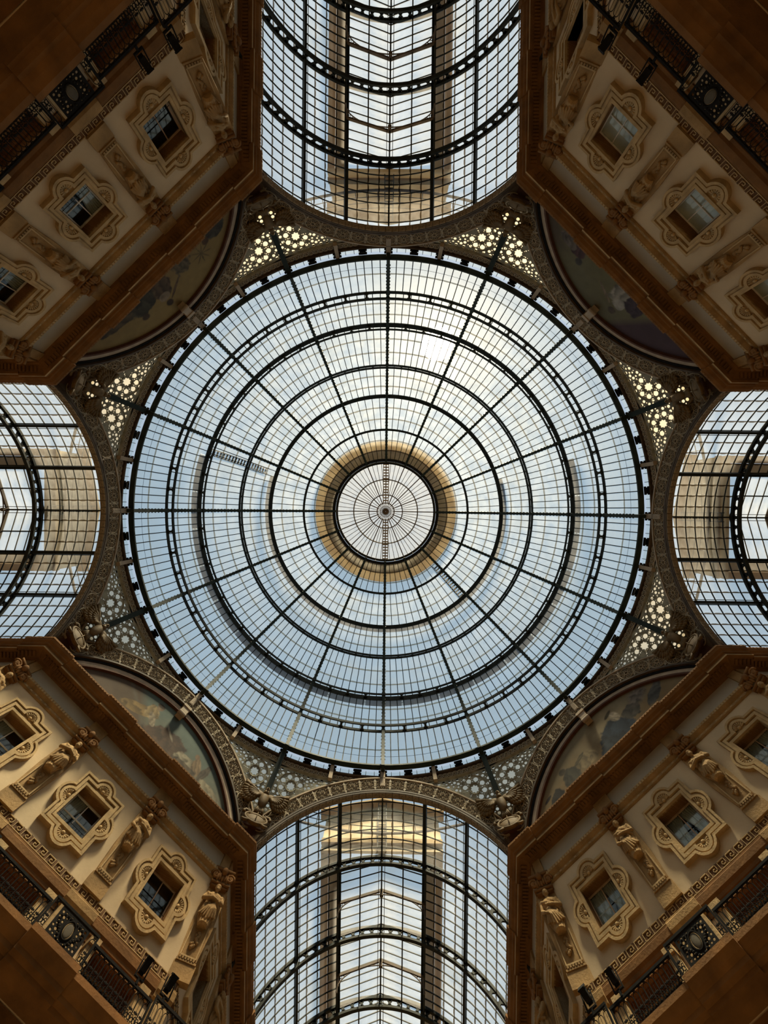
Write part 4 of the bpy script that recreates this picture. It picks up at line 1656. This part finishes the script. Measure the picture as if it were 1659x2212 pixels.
    rg = MB().box(-.3, .3, 22.56, 22.61, -.015, .015).mesh0('rung', 'iron')
    for i in range(13):
        part('rung', rg, rw, (0, 0, 26.6 + ZC + .3 * i))


for k in (0, 2, 4, 6):
    vault(k)

# railing of the rooftop gallery round the dome, seen through the vault glass
for k in (0, 2, 4, 6):
    o = thing('roof_railing', 'thin rooftop railing behind the near end of the %s vault glass' % ARMTXT[k], 'railing', frame(45 * k), (0, 21, 26 + ZC), group='rooftop railings round the dome')
    RR = 21.6
    pts = [R_(-24 + 48 * i / 24) for i in range(25)]
    for hh in (27.0, 27.5, 28.0):
        part('rail', MB().tube([(RR * math.sin(a), RR * math.cos(a), hh) for a in pts], .03, 4).mesh('rail', 'iron'), o)
    pm = MB().tube([(0, RR, 26.4), (0, RR, 28.0)], .025, 4).mesh('post', 'iron')
    for i in range(25):
        part('post', pm, o, (0, 0, 0), Matrix.Rotation(pts[i], 4, 'Z'))
    dk = MB().revolve([(RR - .06, 26.4), (RR + .06, 26.4), (RR + .06, 26.5), (RR - .06, 26.5)], pts[0], pts[-1], 24)
    part('ledge', dk.mesh('ledge', 'painted_iron_dark'), o)
# ================================================================ statues between the windows
def remeshed(mb, voxel, name, material):
    me = mb.mesh0('tmp', 'stone_light')
    ob = bpy.data.objects.new('tmp', me)
    COL.objects.link(ob)
    md = ob.modifiers.new('r', 'REMESH')
    md.mode = 'VOXEL'
    md.voxel_size = voxel
    sm = ob.modifiers.new('s', 'SMOOTH')
    sm.iterations = 1
    dg = bpy.context.evaluated_depsgraph_get()
    out = bpy.data.meshes.new_from_object(ob.evaluated_get(dg))
    bpy.data.objects.remove(ob)
    out.name = name
    out.materials.clear()
    out.materials.append(MATS[material])
    out.polygons.foreach_set('use_smooth', [True] * len(out.polygons))
    return out


def figure(kind):
    """draped half-figure growing out of a tapering shaft; origin at its lower end, faces -y"""
    m = MB()
    female = kind == 'woman'
    secs = []
    prof = [(0.0, .20, .17), (.12, .24, .20), (.35, .31, .25), (.60, .36, .28), (.78, .33, .25), (.92, .28, .21), (1.10, .33, .22), (1.24, .36, .21), (1.34, .28, .16), (1.40, .12, .11)]
    for j, (z, rx, ry) in enumerate(prof):
        ring_ = []
        for i in range(40):
            a = 2 * PI * i / 40
            fold = (.035 if z < .9 else .012) * math.sin(8 * a + z * 5.0) + (.02 if z < .9 else 0) * math.sin(13 * a - z * 7)
            ring_.append(((rx + fold) * math.cos(a), (ry + fold) * math.sin(a) - .05, z))
        secs.append(ring_)
    m.sweep(secs)
    # neck, head, hair or beard
    m.tube([(0, -.06, 1.34), (0, -.10, 1.52)], [.085, .075], 10)
    m.ellipsoid((0, -.13, 1.62), (.115, .135, .155), 14, 10)
    m.ellipsoid((0, -.27, 1.60), (.022, .03, .04), 6, 5)                         # nose
    m.ellipsoid((0, -.25, 1.535), (.045, .02, .014), 6, 4)                       # mouth
    for s in (-1, 1):
        m.ellipsoid((s * .118, -.11, 1.61), (.02, .035, .045), 6, 5)              # ears
        m.ellipsoid((s * .045, -.245, 1.655), (.03, .018, .012), 6, 4)            # brows
    if female:
        m.ellipsoid((0, -.07, 1.70), (.145, .16, .12), 12, 8)
        m.ellipsoid((0, .06, 1.58), (.12, .10, .14), 10, 8)
        for s in (-1, 1):
            m.ellipsoid((s * .13, -.24, 1.12), (.10, .09, .10), 8, 6)
    else:
        m.ellipsoid((0, -.08, 1.70), (.135, .15, .10), 12, 8)
        m.tube([(0, -.24, 1.52), (0, -.28, 1.42), (0, -.26, 1.33)], [.085, .075, .03], 8)
    # shoulders and arms
    for s in (-1, 1):
        m.ellipsoid((s * .34, -.06, 1.24), (.12, .12, .13), 10, 8)
    if female:
        arms = [[(.36, -.06, 1.22), (.44, -.16, .92), (.10, -.40, .86), (-.04, -.40, .90)],
                [(-.36, -.06, 1.22), (-.44, -.12, .90), (-.34, -.34, .68), (-.26, -.40, .60)]]
    else:
        arms = [[(.36, -.06, 1.22), (.46, -.20, .94), (.05, -.40, .98), (-.14, -.38, 1.02)],
                [(-.36, -.06, 1.22), (-.46, -.20, .96), (-.05, -.43, .92), (.14, -.40, .90)]]
    for A in arms:
        pts = []
        for (p, q) in zip(A[:-1], A[1:]):
            for t in (0, .5):
                pts.append(tuple(np.array(p) * (1 - t) + np.array(q) * t))
        pts.append(A[-1])
        m.tube(pts, [.10, .095, .08, .078, .06, .05, .045][:len(pts)], 8)
        h = Vector(A[-1])
        d = (Vector(A[-1]) - Vector(A[-2])).normalized()
        m.ellipsoid(h + d * .05, (.06, .045, .05), 8, 6)
        up = Vector((0, 0, 1))
        for f in range(4):
            o_ = h + d * .08 + up * (.035 - .024 * f)
            m.tube([o_, o_ + d * (.06 + .01 * (f in (1, 2))) + Vector((0, -.01, 0)), o_ + d * .10 + Vector((0, .02, -.01))], .014, 5)
        m.tube([h + up * .03, h + up * .07 + d * .04], .015, 5)
    # heavy folds of the mantle fanning from the hip
    for i in range(9):
        a = -1.25 + i * .31
        st = Vector((-.16, -.30, .86)) if female else Vector((.14, -.30, .84))
        e = Vector((math.sin(a) * .40, -.05 - .26 * math.cos(a), .10 + .28 * abs(math.sin(a))))
        mid = (st + e) / 2 + Vector((0, -.07, 0))
        m.tube([st, mid, e], [.03, .06, .045], 6)
    m.tube([(-.36, -.10, 1.30), (-.12, -.30, 1.08), (.22, -.30, .88), (.36, -.12, .78)], [.07, .075, .075, .06], 8)   # sash of cloth
    for i in range(7):
        a = -1.1 + i * .36
        m.tube([(math.sin(a) * .25, -.05 - .20 * math.cos(a), .16), (math.sin(a) * .20, -.05 - .22 * math.cos(a), .02), (math.sin(a) * .18, -.03 - .18 * math.cos(a), -.06)], [.05, .06, .03], 6)
    return remeshed(m, .015, 'figure', 'stone_ochre')


FIG = {'man': figure('man'), 'woman': figure('woman')}
shaft = MB()
H0 = 14.75
shaft.sweep([[(-w_, y_, h_), (w_, y_, h_), (w_, .06, h_), (-w_, .06, h_)] for h_, w_, y_ in ((0, .46, -.20), (.55, .46, -.20))])
shaft.box(-.42, .42, -.24, .06, .55, .62)
for i in range(6):
    shaft.box(-.34 + .115 * i, -.26 + .115 * i, -.26, -.2, .62, .70)
shaft.sweep([[(-w_, y_, h_), (w_, y_, h_), (w_, .06, h_), (-w_, .06, h_)] for h_, w_, y_ in ((.70, .40, -.17), (1.95, .50, -.20), (2.9, .50, -.20), (3.9, .46, -.16))])
shaft_me = shaft.mesh0('shaft', 'stone_ochre')
pan = MB()
for s in (-1, 1):
    pan.box(s * .33 - .025, s * .33 + .025, -.25, -.15, .72, 1.9)
pan.box(-.33, .33, -.24, -.15, .72, .77)
pan_me = pan.mesh0('shaft_frame', 'stone_light')
gar = MB()
rg = random.Random(3)
for i in range(16):
    t = i / 15
    gar.ellipsoid((rg.uniform(-.11, .11), -.24, 1.05 + .55 * t), (.06 + .03 * rg.random(), .07, .06), 7, 5)
gar_me = gar.mesh0('garland', 'stone_ochre', True)
cap = MB()
cap.box(-.46, .46, -.40, .06, 3.62, 3.72).box(-.40, .40, -.34, .06, 3.50, 3.62).box(-.5, .5, -.46, .06, 4.22, 4.34)
for s in (-1, 1):
    pts = []
    for i in range(15):
        t = i / 14
        a = t * 3.2 * PI
        r = .19 * (1 - t) + .03
        pts.append((s * (.36 + r * math.cos(a)), -.42, 3.95 + r * math.sin(a)))
    cap.tube(pts, .055, 6)
    cap.ellipsoid((s * .36, -.36, 3.95), (.12, .12, .14), 8, 6)
for i in range(5):
    cap.ellipsoid((-.24 + .12 * i, -.42, 3.88 + .05 * (i % 2)), (.075, .08, .17), 7, 6)
cap.ellipsoid((0, -.52, 4.12), (.15, .14, .17), 9, 7)
cap_me = cap.mesh0('capital', 'stone_brown', True)


def statue(F, u0, kind, label):
    b = Vector((u0, DW, H0 + ZC))
    o = thing('caryatid_statue', label, 'statue', F, b, group='herm statues on the facades')
    part('shaft', shaft_me, o, b)
    part('shaft_frame', pan_me, o, b)
    part('garland', gar_me, o, b)
    part('figure', FIG[kind], o, b + Vector((0, -.28, 1.78)))
    part('capital', cap_me, o, b)
    return o


for k in (1, 3, 5, 7):
    lo, hi = NEARARM[k]
    F = frame(45 * k)
    mu = MURAL[k].split(' with')[0]
    kinds = {5: ('woman', 'man', 'woman', 'man'), 3: ('woman', 'woman', 'man', 'woman'), 1: ('man', 'woman', 'man', 'woman'), 7: ('woman', 'man', 'woman', 'man')}[k]
    for u0, kd, nm in ((-2.36, kinds[1], lo), (2.36, kinds[2], hi)):
        statue(F, u0, kd, 'draped %s statue on a tapering pilaster under the %s, on the %s vault side' % ('bearded' if kd == 'man' else 'veiled', mu, nm))
    for sg, kd, nm in ((-1, kinds[0], lo), (1, kinds[3], hi)):
        # corner figures stand across the angle of two walls
        c = Matrix.Translation((sg * 7.09, DW, 0)) @ Matrix.Rotation(R_(-sg * 22.5), 4, 'Z') @ Matrix.Translation((-sg * 7.09, -DW, 0))
        Fc = F @ Matrix.Translation((sg * 7.09, DW, 0)) @ Matrix.Rotation(R_(-sg * 22.5), 4, 'Z') @ Matrix.Translation((0, -DW, 0))
        statue(Fc, 0, kd, 'draped %s statue on the corner between the %s and the %s vault' % ('bearded' if kd == 'man' else 'veiled', mu, nm))
for k in (0, 4):
    for sg in (1, -1):
        F = frame(45 * k - 90 * sg) @ Matrix.Translation((0, XW - DW, 0))
        nk = (k + (-1 if sg > 0 else 1)) % 8
        statue(F, -sg * 22.5, 'man' if sg > 0 else 'woman', 'foreshortened draped statue on the %s arm wall beside the %s' % (ARMTXT[k], MURAL[nk].split(' with')[0]))

# ================================================================ balcony railings
HB, HT = 12.19, 13.02
bal = MB()
# one unit: two slim bars meeting in a round arch, leafy scrolls at the foot, a flower at the top
for x in (-.105, .105):
    bal.tube([(x, 0, .02), (x, 0, .56)], .012, 4)
bal.tube([(0, 0, .30), (0, 0, .66)], .007, 4)
bal.tube([(.105 * math.cos(PI * i / 8), 0, .56 + .11 * math.sin(PI * i / 8)) for i in range(9)], .012, 4)
for s in (-1, 1):
    bal.tube([(s * (.05 + .045 * math.cos(a)), -.01, .12 + .06 * math.sin(a)) for a in [PI * .3 * i for i in range(7)]], .014, 4)
    bal.tube([(0, 0, .16), (s * .05, -.01, .24), (s * .085, -.01, .22)], .016, 4)
    bal.tube([(s * .02, 0, .68), (s * .07, -.01, .74), (s * .1, -.01, .71)], .015, 4)
    bal.ellipsoid((s * .05, -.01, .30), (.03, .015, .035), 6, 4)
bal.ellipsoid((0, -.01, .30), (.03, .02, .05), 6, 4)
bal.ellipsoid((0, -.01, .72), (.035, .02, .04), 6, 4)
bal_me = bal.mesh0('baluster', 'iron_black')
med = MB()
vs_, fs_ = fill2d([rect(.62, .38), [(.17 * math.cos(2 * PI * i / 20), .23 * math.sin(2 * PI * i / 20)) for i in range(20)]] +
                  [[(cx + r * math.cos(2 * PI * i / 7), cy + r * math.sin(2 * PI * i / 7)) for i in range(7)]
                   for cx, cy, r in [(sx * a, sz * b, rr) for sx in (-1, 1) for sz in (-1, 1) for a, b, rr in
                                     ((.50, .27, .045), (.37, .29, .035), (.25, .30, .03), (.52, .13, .04), (.38, .17, .05), (.27, .2, .025), (.46, .045, .03), (.33, .06, .04), (.12, .31, .025))]], .03)
med.add([(x, z, y + .40) for x, y, z in vs_], fs_)
med.tube([(.19 * math.cos(2 * PI * i / 24), -.03, .40 + .25 * math.sin(2 * PI * i / 24)) for i in range(24)], .025, 5, True)
for i in range(26):
    a = 2 * PI * i / 26
    rr = .36 + .08 * math.sin(3 * a)
    med.ellipsoid((rr * 1.2 * math.cos(a), -.03, .40 + rr * .85 * math.sin(a)), (.05, .02, .035), 6, 4)
med_me = med.mesh0('medallion_panel', 'iron_black')
crest = MB().ellipsoid((0, -.01, .40), (.15, .03, .21), 14, 8).mesh0('oval_boss', 'boss_dark', True)


def rail_piece(pts, r):
    return MB().tube(pts, r, 6)


for k in (1, 3, 5, 7):
    F = frame(45 * k)
    base = Vector((0, 16.9, HB + ZC))
    o = thing('balcony_railing', 'black wrought iron balcony railing on the facade under the ' + MURAL[k].split(' with')[0], 'railing', F, base, group='balcony railings')
    # stretches: plain under the windows, stepping forward with a medallion under the statues
    st = []
    E = 7.09 + .41 * 1.1
    cuts = [(-E, -6.09, .18), (-6.09, -3.36, 0), (-3.36, -1.36, .18), (-1.36, 1.36, 0), (1.36, 3.36, .18), (3.36, 6.09, 0), (6.09, E, .18)]
    for (a, b, out) in cuts:
        y = 16.90 - out
        top = HT + (.07 if out else 0)
        part('handrail', MB().box(a, b, y - .035, y + .035, top - .05, top + .02).mesh('handrail', 'iron_black'), o)
        part('bottom_rail', MB().box(a, b, y - .03, y + .03, HB + .02, HB + .06).mesh('bottom_rail', 'iron_black'), o)
        for x in (a + .03, b - .03):
            part('post', MB().box(x - .03, x + .03, y - .03, y + .03, HB, top).mesh('post', 'iron_black'), o)
        mid = (a + b) / 2
        use_med = out and abs(mid) < 5
        if use_med:
            part('medallion_panel', med_me, o, (mid, y, HB + ZC + .04))
            part('oval_boss', crest, o, (mid, y, HB + ZC + .04))
        n = int((b - a) / .225)
        for i in range(n):
            x = a + (i + .5) * (b - a) / n
            if use_med and abs(x - mid) < .70:
                continue
            part('baluster', bal_me, o, (x, y, HB + ZC + .03), scale=(1, 1, 1.02 if not out else 1.08))
# floodlights clamped to the railings
fl_b = MB()
fl_b.box(-.15, .15, -.32, .10, -.12, .12).box(-.18, .18, -.36, -.30, -.15, .15)
for i in range(4):
    fl_b.box(-.12 + .07 * i, -.09 + .07 * i, .10, .20, -.10, .10)
fl_body = fl_b.mesh0('lamp_body', 'iron_black')
fl_y = MB().box(-.2, -.17, -.05, .02, -.42, .03).box(.17, .2, -.05, .02, -.42, .03).box(-.2, .2, -.05, .02, -.45, -.41).box(-.04, .04, -.05, .03, -.6, -.42).mesh0('yoke', 'iron_black')
for (k, u0, tilt, lab) in ((5, 5.3, 55, 'black floodlight on the railing under the green-sky mural, farther from the corner'),
                           (5, 6.35, 55, 'black floodlight on the railing under the green-sky mural, nearest the bottom vault'),
                           (3, -5.5, 55, 'black floodlight on the railing under the amber mural, farther from the corner'),
                           (3, -6.6, 40, 'black floodlight on the railing under the amber mural, nearest the bottom vault'),
                           (7, -5.0, 55, 'black floodlight on the railing under the ochre mural, farther from the corner'),
                           (7, -6.2, 55, 'black floodlight on the railing under the ochre mural, nearest the top vault'),
                           (1, 4.6, 55, 'black floodlight on the railing under the olive mural, farther from the corner'),
                           (1, 6.3, 40, 'black floodlight on the railing under the olive mural, nearest the top vault')):
    yy = 16.9 if abs(u0) < 6.05 else 16.72
    b = Vector((u0, yy, HT + ZC + .06))
    o = thing('floodlight', lab, 'floodlight', frame(45 * k), b, group='floodlights on the balcony railings')
    part('lamp_body', fl_body, o, b + Vector((0, 0, .42)), Matrix.Rotation(R_(-tilt), 4, 'X'), scale=(.75, .8, .75))
    part('yoke', fl_y, o, b + Vector((0, 0, .55)))
